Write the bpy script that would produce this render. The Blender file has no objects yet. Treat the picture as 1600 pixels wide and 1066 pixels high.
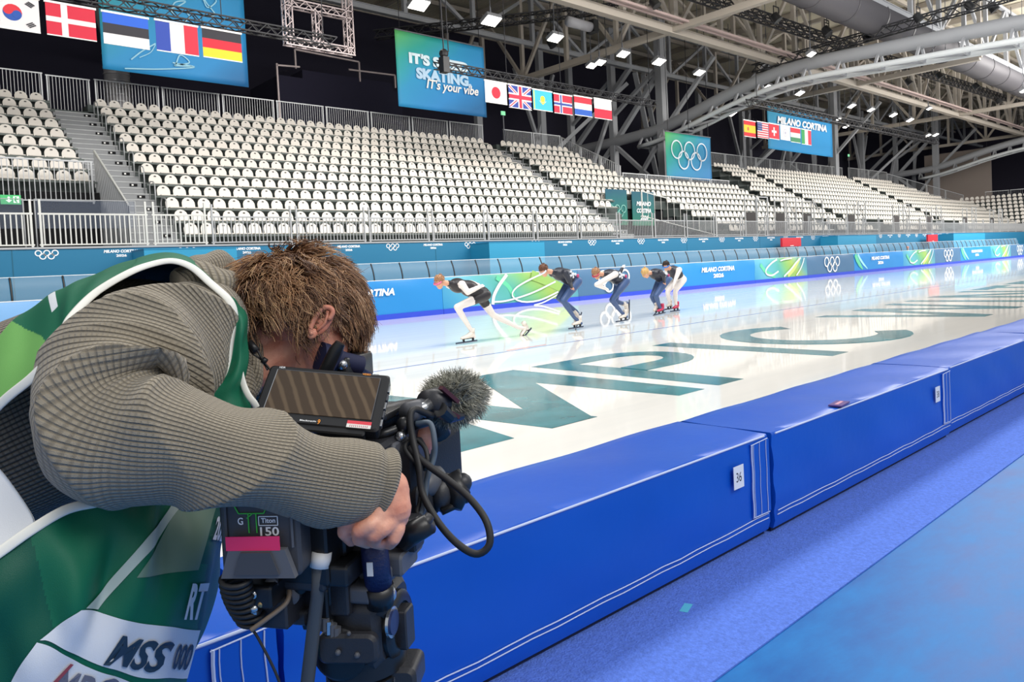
import bpy, bmesh, math, random
import numpy as np
from mathutils import Vector, Matrix
random.seed(7); rng=np.random.RandomState(5)
scene=bpy.context.scene; COL=scene.collection
R_=math.radians
# ------------------------------------------------------------ camera
F_PX,YAW,PITCH,ROLL,CY,EYE=1148.6,0.84252,-0.036265,-0.050312,460.0,1.37
_f=np.array([math.cos(YAW)*math.cos(PITCH),math.sin(YAW)*math.cos(PITCH),math.sin(PITCH)])
_r=np.array([math.sin(YAW),-math.cos(YAW),0.]); _u=np.cross(_r,_f)
cR=math.cos(ROLL)*_r+math.sin(ROLL)*_u; cU=-math.sin(ROLL)*_r+math.cos(ROLL)*_u; cF=_f
EYEP=np.array([0.,0.,EYE])
cam=bpy.data.cameras.new('camera'); co=bpy.data.objects.new('camera',cam); COL.objects.link(co)
cam.sensor_width=36; cam.lens=36*F_PX/1600; cam.shift_y=-(533-CY)/1600; cam.clip_start=.05; cam.clip_end=400
co.matrix_world=Matrix(((cR[0],cU[0],-cF[0],0),(cR[1],cU[1],-cF[1],0),(cR[2],cU[2],-cF[2],EYE),(0,0,0,1)))
scene.camera=co
def at(x,y,ax,val):            # where the line of sight of photo point x,y meets a plane of the hall
    d=cF+(x-800)/F_PX*cR-(y-CY)/F_PX*cU
    return EYEP+(val-EYEP[ax])/d[ax]*d
def V(x,y,d): return EYEP+d*(cF+(x-800)/F_PX*cR-(y-CY)/F_PX*cU)
# ------------------------------------------------------------ light
scene.view_settings.view_transform='Standard'; scene.view_settings.look='None'
scene.view_settings.gamma=1; scene.view_settings.use_curve_mapping=False
scene.view_settings.exposure=-0.45
world=bpy.data.worlds.new('world'); scene.world=world; world.use_nodes=True
world.node_tree.nodes['Background'].inputs[0].default_value=(.93,.96,1,1)
world.node_tree.nodes['Background'].inputs[1].default_value=.75
def area(name,loc,aim,sx,sy,power,color=(1,.97,.93)):
    l=bpy.data.lights.new(name,'AREA'); l.shape='RECTANGLE'; l.size=sx; l.size_y=sy; l.energy=power; l.color=color
    o=bpy.data.objects.new(name,l); COL.objects.link(o); o.location=loc
    o.rotation_euler=(Vector(aim)-Vector(loc)).to_track_quat('-Z','Y').to_euler(); return o
area('rink_floodlight_bank',(4,8,13.5),(4,9,0),16,3,2300)
area('rink_floodlight_bank',(30,8,13.5),(30,9,0),20,3,3300)
area('rink_floodlight_bank',(65,8,13.5),(65,9,0),30,3,7000)
area('stand_floodlight_bank',(6,8,14.5),(9,28,6),22,7,2500)
area('stand_floodlight_bank',(29,8,14.5),(34,28,6),20,7,3400)
area('stand_floodlight_bank',(74,8,15.0),(76,28,6),24,7,7000)
area('near_fill_light',(3,-6,9),(2.5,1.5,.3),9,4,1000)  # added fill light, softens the pad shadows on the carpet
area('roof_fill_light',(22,6,12.6),(26,26,20),22,4,4000,(1,.96,.9))  # added upward fill lights standing in for floodlight spill on the roof
area('roof_fill_light',(72,4,12.0),(76,26,20),30,4,6500,(1,.96,.9))
# ------------------------------------------------------------ materials
def lin(c):
    c=[x/255. for x in c]; return tuple(x/12.92 if x<=.04045 else ((x+.055)/1.055)**2.4 for x in c)+(1,)
MATS={}
def mat(name,c,rough=.5,metal=0,bump=0,bscale=40,emit=0,vary=0,vscale=3,spec=.5,alpha=1,coat=0):
    if name in MATS: return MATS[name]
    m=bpy.data.materials.new(name); m.use_nodes=True; nt=m.node_tree; b=nt.nodes['Principled BSDF']
    b.inputs['Base Color'].default_value=lin(c); b.inputs['Roughness'].default_value=rough; b.inputs['Metallic'].default_value=metal
    b.inputs['Specular IOR Level'].default_value=spec
    if coat: b.inputs['Coat Weight'].default_value=coat
    if alpha<1: b.inputs['Alpha'].default_value=alpha
    if emit: b.inputs['Emission Color'].default_value=lin(c); b.inputs['Emission Strength'].default_value=emit
    tc=nt.nodes.new('ShaderNodeTexCoord')
    if bump:
        n=nt.nodes.new('ShaderNodeTexNoise'); n.inputs['Scale'].default_value=bscale; n.inputs['Detail'].default_value=4
        nt.links.new(tc.outputs['Object'],n.inputs['Vector'])
        bp=nt.nodes.new('ShaderNodeBump'); bp.inputs['Strength'].default_value=bump; bp.inputs['Distance'].default_value=.02
        nt.links.new(n.outputs['Fac'],bp.inputs['Height']); nt.links.new(bp.outputs['Normal'],b.inputs['Normal'])
    if vary:
        n=nt.nodes.new('ShaderNodeTexNoise'); n.inputs['Scale'].default_value=vscale; n.inputs['Detail'].default_value=5
        nt.links.new(tc.outputs['Object'],n.inputs['Vector'])
        cr=nt.nodes.new('ShaderNodeValToRGB'); L=lin(c)
        cr.color_ramp.elements[0].position=.3; cr.color_ramp.elements[1].position=.7
        cr.color_ramp.elements[0].color=tuple(min(1,x*(1-vary)) for x in L[:3])+(1,)
        cr.color_ramp.elements[1].color=tuple(min(1,x*(1+vary)) for x in L[:3])+(1,)
        nt.links.new(n.outputs['Fac'],cr.inputs['Fac']); nt.links.new(cr.outputs['Color'],b.inputs['Base Color'])
    MATS[name]=m; return m
def gradient_mat(name,stops,axis=(1,0,0),scale=.1,off=0,noise=.3,nscale=.5,rough=.6):
    # printed cover / banner art: colours blended along a direction of the cloth
    m=bpy.data.materials.new(name); m.use_nodes=True; nt=m.node_tree; b=nt.nodes['Principled BSDF']; b.inputs['Roughness'].default_value=rough
    tc=nt.nodes.new('ShaderNodeTexCoord'); dp=nt.nodes.new('ShaderNodeVectorMath'); dp.operation='DOT_PRODUCT'
    dp.inputs[1].default_value=[a*scale for a in axis]; nt.links.new(tc.outputs['Object'],dp.inputs[0])
    n=nt.nodes.new('ShaderNodeTexNoise'); n.inputs['Scale'].default_value=nscale; n.inputs['Detail'].default_value=2
    nt.links.new(tc.outputs['Object'],n.inputs['Vector'])
    ma=nt.nodes.new('ShaderNodeMath'); ma.operation='MULTIPLY_ADD'; ma.inputs[1].default_value=noise; ma.inputs[2].default_value=off-noise/2
    nt.links.new(n.outputs['Fac'],ma.inputs[0]); ad=nt.nodes.new('ShaderNodeMath'); ad.operation='ADD'
    nt.links.new(ma.outputs[0],ad.inputs[0]); nt.links.new(dp.outputs['Value'],ad.inputs[1])
    cr=nt.nodes.new('ShaderNodeValToRGB'); els=cr.color_ramp.elements
    while len(els)<len(stops): els.new(.5)
    for e,(p,c) in zip(els,stops): e.position=p; e.color=lin(c)
    nt.links.new(ad.outputs[0],cr.inputs['Fac']); nt.links.new(cr.outputs['Color'],b.inputs['Base Color'])
    return m
M_steel=mat('steel_grey',(158,160,162),.45,.25); M_steeld=mat('steel_dark',(100,102,108),.55,.2)
M_galv=mat('galvanised',(172,174,176),.42,.35); M_roofsteel=mat('roof_steel',(150,152,156),.55,.1); M_roofwarm=mat('roof_steel_warm',(160,152,142),.6)
M_dark=mat('black_truss',(38,38,42),.5,.3); M_white=mat('white_plastic',(232,230,226),.4); M_black=mat('black_plastic',(26,27,30),.42)
M_curtain=mat('navy_curtain',(27,25,42),.95,bump=.4,bscale=2); M_text=mat('white_print',(240,243,246),.6); M_rubber=mat('black_rubber',(34,34,36),.55)
# ------------------------------------------------------------ mesh builder
def nrm(v):
    v=np.asarray(v,float); n=np.linalg.norm(v); return v/n if n>1e-12 else v
class MB:
    def __init__(s): s.v=[];s.f=[];s.m=[]
    def add(s,vs,fs,m):
        o=len(s.v); s.v.extend([tuple(map(float,p)) for p in vs]); s.f.extend([tuple(i+o for i in f) for f in fs]); s.m.extend([m]*len(fs)); return s
    def obox(s,c,ax,ay,az,m):     # centre and three half axes
        c,ax,ay,az=[np.asarray(q,float) for q in (c,ax,ay,az)]
        vs=[c+i*ax+j*ay+k*az for k in(-1,1) for j in(-1,1) for i in(-1,1)]
        fs=[(0,2,3,1),(4,5,7,6),(0,1,5,4),(2,6,7,3),(0,4,6,2),(1,3,7,5)]
        if np.dot(np.cross(ax,ay),az)<0: fs=[f[::-1] for f in fs]
        return s.add(vs,fs,m)
    def box(s,a,b,m):
        a=np.array(a,float);b=np.array(b,float);h=abs(b-a)/2
        return s.obox((a+b)/2,(h[0],0,0),(0,h[1],0),(0,0,h[2]),m)
    def bar(s,p,q,w,h,m,up=(0,0,1)):
        p=np.asarray(p,float);q=np.asarray(q,float);d=nrm(q-p); sd=np.cross(d,up)
        if np.linalg.norm(sd)<1e-3: sd=np.cross(d,(0,1,0))
        sd=nrm(sd);u2=np.cross(sd,d); return s.obox((p+q)/2,(q-p)/2,sd*w/2,u2*h/2,m)
    def rbox(s,c,ax,ay,az,bv,m):   # bevelled box: rounded outline in the ax/ay plane, chamfered caps
        c,ax,ay,az=[np.asarray(q,float) for q in (c,ax,ay,az)]
        lx,ly,lz=[np.linalg.norm(q) for q in (ax,ay,az)]; bx=min(bv,lx*.9,ly*.9)
        out=[]
        for k,(sx,sy) in enumerate(((1,1),(-1,1),(-1,-1),(1,-1))):
            for j in range(5):
                a=math.pi/2*(k+j/4); out.append((sx*(lx-bx)+bx*math.cos(a),sy*(ly-bx)+bx*math.sin(a)))
        X,Y,Z=ax/lx,ay/ly,az/lz; vs=[];n=len(out); cz=min(bx*.5,lz*.5)
        for (z,sh) in ((-lz,cz),(-lz+cz,0),(lz-cz,0),(lz,cz)):
            for x,y in out: vs.append(c+X*x*(1-sh/lx)+Y*y*(1-sh/ly)+Z*z)
        fs=[tuple(range(n))[::-1],tuple(range(3*n,4*n))]
        for r in range(3):
            for i in range(n): j=(i+1)%n; fs.append((r*n+i,r*n+j,r*n+n+j,r*n+n+i))
        if np.dot(np.cross(X,Y),Z)<0: fs=[f[::-1] for f in fs]
        return s.add(vs,fs,m)
    def tube(s,pts,r,m,n=8,cap=True,closed=False,flat=None):
        pts=[np.asarray(p,float) for p in pts]; k=len(pts); rs=list(r) if hasattr(r,'__len__') else [r]*k
        up=np.array([0,0,1.]); vs=[];prev=None
        for i in range(k):
            if closed: d=nrm(pts[(i+1)%k]-pts[i-1])
            else: d=nrm(pts[min(i+1,k-1)]-pts[max(i-1,0)])
            if prev is None:
                a=np.cross(d,up)
                if np.linalg.norm(a)<.05: a=np.cross(d,(0,1,0))
            else: a=prev-d*np.dot(prev,d)
            a=nrm(a);prev=a;b=np.cross(d,a)
            for j in range(n):
                t=2*math.pi*j/n; vs.append(pts[i]+rs[i]*(math.cos(t)*a+math.sin(t)*b))
        fs=[]
        for i in range(k if closed else k-1):
            i2=(i+1)%k
            for j in range(n): j2=(j+1)%n; fs.append((i*n+j,i*n+j2,i2*n+j2,i2*n+j))
        fs=[q[::-1] for q in fs]
        if cap and not closed: fs+= [tuple(range(n)),tuple(range((k-1)*n,k*n))[::-1]]
        return s.add(vs,[f[::-1] for f in fs],m)
    def ball(s,c,r,m,n=10,axes=None):
        c=np.asarray(c,float); rr=np.array(r if hasattr(r,'__len__') else (r,r,r),float); A=np.eye(3) if axes is None else np.asarray(axes,float)
        vs=[];fs=[];h=n//2+1
        for i in range(1,h):
            a=math.pi*i/h
            for j in range(n): t=2*math.pi*j/n; q=np.array([math.sin(a)*math.cos(t),math.sin(a)*math.sin(t),math.cos(a)])*rr; vs.append(c+q@A)
        vs.append(c+np.array([0,0,rr[2]])@A); vs.append(c-np.array([0,0,rr[2]])@A); T=len(vs)-2
        for i in range(h-2):
            for j in range(n): j2=(j+1)%n; fs.append((i*n+j,(i+1)*n+j,(i+1)*n+j2,i*n+j2))
        for j in range(n): j2=(j+1)%n; fs.append((T,j,j2)); fs.append((T+1,(h-2)*n+j2,(h-2)*n+j))
        return s.add(vs,fs,m)
    def prism(s,poly,vec,m):       # planar polygon (3-D points) swept by vec
        n=len(poly); a=[np.asarray(p,float) for p in poly]; vec=np.asarray(vec,float); b=[p+vec for p in a]
        fs=[tuple(range(n))[::-1],tuple(range(n,2*n))]+[(i,(i+1)%n,n+(i+1)%n,n+i) for i in range(n)]
        nn=sum((np.cross(a[i]-a[0],a[(i+1)%n]-a[0]) for i in range(1,n)),np.zeros(3))
        if np.dot(nn,vec)<0: fs=[f[::-1] for f in fs]
        return s.add(a+b,fs,m)
    def lathe(s,c,axis,prof,m,n=20):   # prof: (distance along axis, radius)
        c=np.asarray(c,float);d=nrm(axis);a=np.cross(d,(0,0,1))
        if np.linalg.norm(a)<.05:a=np.cross(d,(0,1,0))
        a=nrm(a);b=np.cross(d,a);vs=[]
        for t,r in prof:
            for j in range(n): q=2*math.pi*j/n; vs.append(c+d*t+max(r,1e-4)*(math.cos(q)*a+math.sin(q)*b))
        k=len(prof);fs=[(i*n+j,i*n+(j+1)%n,(i+1)*n+(j+1)%n,(i+1)*n+j) for i in range(k-1) for j in range(n)]
        fs+=[tuple(range(n))[::-1],tuple(range((k-1)*n,k*n))]
        return s.add(vs,fs,m)
    def build(s,name,parent=None,smooth=False,fix=False):
        me=bpy.data.meshes.new(name); me.from_pydata(s.v,[],s.f)
        ms=[]
        for m in s.m:
            if m not in ms: ms.append(m)
        for m in ms: me.materials.append(m)
        idx={m:i for i,m in enumerate(ms)}
        me.polygons.foreach_set('material_index',[idx[m] for m in s.m])
        if fix:
            bm=bmesh.new(); bm.from_mesh(me); bmesh.ops.recalc_face_normals(bm,faces=bm.faces); bm.to_mesh(me); bm.free()
        if smooth: me.polygons.foreach_set('use_smooth',[True]*len(me.polygons))
        me.update(); o=bpy.data.objects.new(name,me); COL.objects.link(o)
        if parent is not None: adopt(o,parent)
        return o
def adopt(o,parent):
    o.parent=parent; o.matrix_parent_inverse=Matrix.Translation(parent.location).inverted() if parent.type=='EMPTY' or tuple(parent.location)!=(0,0,0) else Matrix.Identity(4)
def tag(o,label,cat,group=None,kind=None):
    o['label']=label; o['category']=cat
    if group: o['group']=group
    if kind: o['kind']=kind
    return o
def thing(name,loc,label,cat,group=None):
    o=bpy.data.objects.new(name,None); COL.objects.link(o); o.location=tuple(map(float,loc)); o.empty_display_size=.1
    return tag(o,label,cat,group)
def struct(o): o['kind']='structure'; return o
def smooth_by(o,ang=40):
    me=o.data; me.polygons.foreach_set('use_smooth',[True]*len(me.polygons)); me.set_sharp_from_angle(angle=R_(ang)); return o
_tc={}
def text_data(s,bold=0.02,shear=0):
    k=(s,bold,shear)
    if k in _tc: return _tc[k]
    cu=bpy.data.curves.new('t','FONT'); cu.body=s; cu.size=1; cu.offset=bold; cu.shear=shear; cu.resolution_u=3; cu.fill_mode='FRONT'; cu.align_x='LEFT'
    o=bpy.data.objects.new('t',cu); COL.objects.link(o); dg=bpy.context.evaluated_depsgraph_get(); dg.update()
    me=bpy.data.meshes.new_from_object(o.evaluated_get(dg)); vs=np.array([v.co[:2] for v in me.vertices]); fs=[tuple(p.vertices) for p in me.polygons]
    bpy.data.objects.remove(o); bpy.data.curves.remove(cu); bpy.data.meshes.remove(me)
    mn=vs.min(0);mx=vs.max(0); vs=(vs-mn)/(mx-mn); _tc[k]=(vs,fs,(mx-mn)); return _tc[k]
def text_on(mb,s,org,ux,uy,m,bold=.02,shear=0):    # fills the rectangle org + ux, uy
    vs,fs,_=text_data(s,bold,shear); org,ux,uy=[np.asarray(q,float) for q in(org,ux,uy)]
    mb.add([org+a*ux+b*uy for a,b in vs],fs,m)
def rings_on(mb,c,ux,uy,w,n,m,th=.09,off=.0):   # five interlaced rings, width w, n=normal thickness vector
    c=np.asarray(c,float);ux=nrm(ux);uy=nrm(uy);R=w*.152
    for i,(a,b) in enumerate(((-2.2,.5),(0,.5),(2.2,.5),(-1.1,-.55),(1.1,-.55))):
        cc=c+ux*a*R*1.04+uy*b*R+np.asarray(n)*(1+.35*(i%2)); pts=[cc+R*(math.cos(t)*ux+math.sin(t)*uy) for t in np.linspace(0,2*math.pi,25)[:-1]]
        inn=[cc+(R-w*th*.42)*(math.cos(t)*ux+math.sin(t)*uy) for t in np.linspace(0,2*math.pi,25)[:-1]]
        mb.add(pts+inn,[(j,(j+1)%24,24+(j+1)%24,24+j) for j in range(24)],m)
def ribbon(mb,pts,w,nrmv,m):    # flat painted stroke in a plane
    pts=[np.asarray(p,float) for p in pts];ws=w if hasattr(w,'__len__') else [w]*len(pts);vs=[]
    for i,p in enumerate(pts):
        d=nrm(pts[min(i+1,len(pts)-1)]-pts[max(i-1,0)]);s=nrm(np.cross(d,nrmv))*ws[i]/2;vs+=[p-s,p+s]
    mb.add(vs,[(2*i,2*i+2,2*i+3,2*i+1) for i in range(len(pts)-1)],m)
def cr(P,n):       # Catmull-Rom through rows of P
    P=np.asarray(P,float);k=len(P);out=[]
    for t in np.linspace(0,k-1,n):
        i=min(int(t),k-2);u=t-i
        a,b,c,d=P[max(i-1,0)] if i>0 else 2*P[0]-P[1],P[i],P[i+1],P[i+2] if i+2<k else 2*P[-1]-P[-2]
        out.append(.5*((2*b)+(-a+c)*u+(2*a-5*b+4*c-d)*u*u+(-a+3*b-3*c+d)*u**3))
    return np.array(out)
def ordw(n):
    w=['','first','second','third','fourth','fifth','sixth','seventh','eighth','ninth','tenth','eleventh','twelfth','thirteenth','fourteenth','fifteenth','sixteenth','seventeenth','eighteenth','nineteenth','twentieth']
    if n<=20:return w[n]
    t={20:'twenty',30:'thirty',40:'forty',50:'fifty',60:'sixty',70:'seventy'}[n//10*10]
    return t+'-'+w[n%10] if n%10 else {20:'twentieth',30:'thirtieth',40:'fortieth',50:'fiftieth',60:'sixtieth',70:'seventieth'}[n]
# ============================================================ floor, ice, walls
def noise_floor():
    m=bpy.data.materials.new('painted_floor'); m.use_nodes=True; nt=m.node_tree; b=nt.nodes['Principled BSDF']
    tc=nt.nodes.new('ShaderNodeTexCoord'); mp=nt.nodes.new('ShaderNodeMapping'); mp.inputs['Scale'].default_value=(1,2.2,1); mp.inputs['Rotation'].default_value=(0,0,.5)
    n=nt.nodes.new('ShaderNodeTexNoise'); n.inputs['Scale'].default_value=2.4; n.inputs['Detail'].default_value=8; n.inputs['Roughness'].default_value=.65
    nt.links.new(tc.outputs['Object'],mp.inputs[0]); nt.links.new(mp.outputs[0],n.inputs['Vector'])
    r=nt.nodes.new('ShaderNodeValToRGB'); e=r.color_ramp.elements; e[0].position=.3; e[0].color=lin((8,84,158)); e[1].position=.66; e[1].color=lin((20,116,186))
    nt.links.new(n.outputs['Fac'],r.inputs['Fac']); nt.links.new(r.outputs['Color'],b.inputs['Base Color'])
    r2=nt.nodes.new('ShaderNodeMapRange'); r2.inputs[3].default_value=.3; r2.inputs[4].default_value=.55; b.inputs['Specular IOR Level'].default_value=.25
    nt.links.new(n.outputs['Fac'],r2.inputs[0]); nt.links.new(r2.outputs[0],b.inputs['Roughness']); return m
def ice_mat():
    m=bpy.data.materials.new('ice'); m.use_nodes=True; nt=m.node_tree; b=nt.nodes['Principled BSDF']
    tc=nt.nodes.new('ShaderNodeTexCoord'); mp=nt.nodes.new('ShaderNodeMapping'); mp.inputs['Scale'].default_value=(.25,3,1)
    n=nt.nodes.new('ShaderNodeTexNoise'); n.inputs['Scale'].default_value=1.2; n.inputs['Detail'].default_value=7
    nt.links.new(tc.outputs['Object'],mp.inputs[0]); nt.links.new(mp.outputs[0],n.inputs['Vector'])
    r=nt.nodes.new('ShaderNodeValToRGB'); e=r.color_ramp.elements; e[0].position=.25; e[0].color=lin((234,233,228)); e[1].position=.75; e[1].color=lin((246,243,236))
    nt.links.new(n.outputs['Fac'],r.inputs['Fac']); nt.links.new(r.outputs['Color'],b.inputs['Base Color'])
    r2=nt.nodes.new('ShaderNodeMapRange'); r2.inputs[3].default_value=.03; r2.inputs[4].default_value=.07; b.inputs['Specular IOR Level'].default_value=.4
    nt.links.new(n.outputs['Fac'],r2.inputs[0]); nt.links.new(r2.outputs[0],b.inputs['Roughness']); b.inputs['IOR'].default_value=1.31
    bp=nt.nodes.new('ShaderNodeBump'); bp.inputs['Strength'].default_value=.02; bp.inputs['Distance'].default_value=.02
    nt.links.new(n.outputs['Fac'],bp.inputs['Height']); nt.links.new(bp.outputs['Normal'],b.inputs['Normal']); return m
M_ice=ice_mat()
M_matfloor=mat('carpet_periwinkle',(88,124,216),.95,bump=.5,bscale=120,vary=.16,vscale=60)
M_iceink=mat('ice_teal_paint',(62,132,142),.12,vary=.35,vscale=1.7)
M_iceblue=mat('ice_line_paint',(120,135,190),.15)
b=MB(); b.box((-30,-8,-.3),(140,1.345,0),noise_floor()); struct(b.build('floor'))
b=MB(); b.box((-30,1.345,-.3),(137.9,2.3,.006),M_matfloor); o=b.build('carpet_runner'); tag(o,'periwinkle blue carpet strip running along the foot of the blue crash pads','carpet'); 
b=MB(); b.box((-30,2.3,-.3),(140,18.98,0),M_ice); o=b.build('floor_ice'); o.name='floor.001'; struct(o)
b=MB(); b.box((-30,18.98,-.3),(140,46,-.002),mat('walkway',(52,78,110),.7)); struct(b.build('floor'))
# ice markings
b=MB(); b.box((-30,9.02,.0),(140,9.075,.002),M_iceblue); tag(b.build('lane_line'),'thin pale violet lane line running the length of the ice','line marking')
b=MB()
for k in range(9):
    x=-10+k*18; b.box((x,9.14,.0),(x+.9,9.2,.002),mat('ice_red_paint',(230,140,130),.15))
tag(b.build('lane_dash_marks'),'row of faint red dashes beside the lane line on the ice','line marking')
glyph=[('Y',-1.2,1.9),('M',3.32,6.55),('P',6.82,8.95),('I',9.5,9.98),('C',10.45,13.45),('W',15.05,19.2),('I',19.9,20.4),('N',21.5,24.4),('T',25.0,27.6),('E',28.3,30.4),('R',31.1,33.6)]
YB,YT=4.4,7.33
def seg_letter(b,pts,w,z=.0015):    # broad painted stroke with square ends along y
    pass
def painted(b,ch,x0,x1):
    P=lambda x,y:(x,y,.002)
    def poly(q): zz[0]+=.0004; b.prism([(p[0],p[1],.001) for p in q],(0,0,.001+zz[0]),M_iceink)
    zz=[0]
    t=.5; W=x1-x0
    if ch=='M':
        poly([(x0+.62,YT),(x0,YB),(x0+.52,YB)][:0] or [(x0,YB),(x0+.55,YB),(x0+1.05,YT-.02),(x0+.5,YT)])
        poly([(x1-.45,YB),(x1,YB),(x1-.05,YT),(x1-.75,YT)])
        poly([(x0+.5,YT),(x0+1.05,YT),(x0+1.55,YB),(x0+.98,YB)])
        poly([(x0+.98,YB),(x0+1.5,YB),(x1-.05,YT),(x1-.72,YT)])
    elif ch=='P':
        poly([(x0,YB),(x0+t,YB),(x0+t,YT),(x0,YT)])
        cx,cy=x0+1.2,(YT+5.75)/2; R=(YT-5.75)/2
        out=[(x0+t,YT)]+[(cx+ (W-1.2)*math.cos(a),cy+R*math.sin(a)) for a in np.linspace(math.pi/2,-math.pi/2,14)]+[(x0+t,5.75)]
        inn=[(x0+t,YT-.42)]+[(cx+ (W-1.62)*math.cos(a),cy+(R-.42)*math.sin(a)) for a in np.linspace(math.pi/2,-math.pi/2,14)]+[(x0+t,5.75+.42)]
        for i in range(len(out)-1): poly([out[i],out[i+1],inn[i+1],inn[i]])
    elif ch=='I': poly([(x0,YB),(x1,YB),(x1,YT),(x0,YT)])
    elif ch=='C':
        cx,cy=(x0+x1)/2,(YB+YT)/2;A,B=W/2+.02,(YT-YB)/2+.03
        for i in range(22):
            a,c=[math.radians(48+q*(264/22)) for q in (i,i+1)]
            poly([(cx+A*math.cos(a),cy+B*math.sin(a)),(cx+A*math.cos(c),cy+B*math.sin(c)),(cx+(A-.5)*math.cos(c),cy+(B-.5)*math.sin(c)),(cx+(A-.5)*math.cos(a),cy+(B-.5)*math.sin(a))])
    elif ch=='W':
        q=W/4
        for i in range(4):
            xa,xb=x0+q*i,x0+q*(i+1); ya,yb=(YT,YB) if i%2==0 else (YB,YT); h=.25
            poly([(xa-h+ (h if i==0 else 0),ya),(xa+h+(h if i==0 else 0),ya),(xb+h-(h if i==3 else 0),yb),(xb-h-(h if i==3 else 0),yb)])
    elif ch=='N':
        poly([(x0,YB),(x0+t,YB),(x0+t,YT),(x0,YT)]); poly([(x1-t,YB),(x1,YB),(x1,YT),(x1-t,YT)]); poly([(x0,YT),(x0+.6,YT),(x1,YB),(x1-.6,YB)])
    elif ch=='T': poly([(x0,YT-.45),(x1,YT-.45),(x1,YT),(x0,YT)]); c=(x0+x1)/2; poly([(c-.25,YB),(c+.25,YB),(c+.25,YT-.45),(c-.25,YT-.45)])
    elif ch=='E':
        poly([(x0,YB),(x0+t,YB),(x0+t,YT),(x0,YT)])
        for y in (YB,(YB+YT)/2-.2,YT-.42): poly([(x0+t,y),(x1,y),(x1,y+.42),(x0+t,y+.42)])
    elif ch=='R':
        painted(b,'P',x0,x1); poly([(x0+1.1,5.75),(x0+1.65,5.75),(x1+.1,YB),(x1-.5,YB)])
    elif ch=='Y':
        c=(x0+x1)/2; poly([(c-.25,YB),(c+.25,YB),(c+.25,5.8),(c-.25,5.8)]); poly([(c-.25,5.8),(c+.25,5.8),(x0+.55,YT),(x0,YT)]); poly([(c-.25,5.8),(c+.25,5.8),(x1,YT),(x1-.55,YT)])
for i,(ch,x0,x1) in enumerate(glyph):
    b=MB(); painted(b,ch,x0,x1)
    tag(b.build('painted_letter'),'large teal letter %s painted under the ice, %s letter of the painted words'%(ch,ordw(i+1)) if ch!='M' and ch!='C' and ch!='P' else 'large teal capital letter %s painted under the ice'%ch,'painted letter','teal letters painted on the ice')
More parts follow.
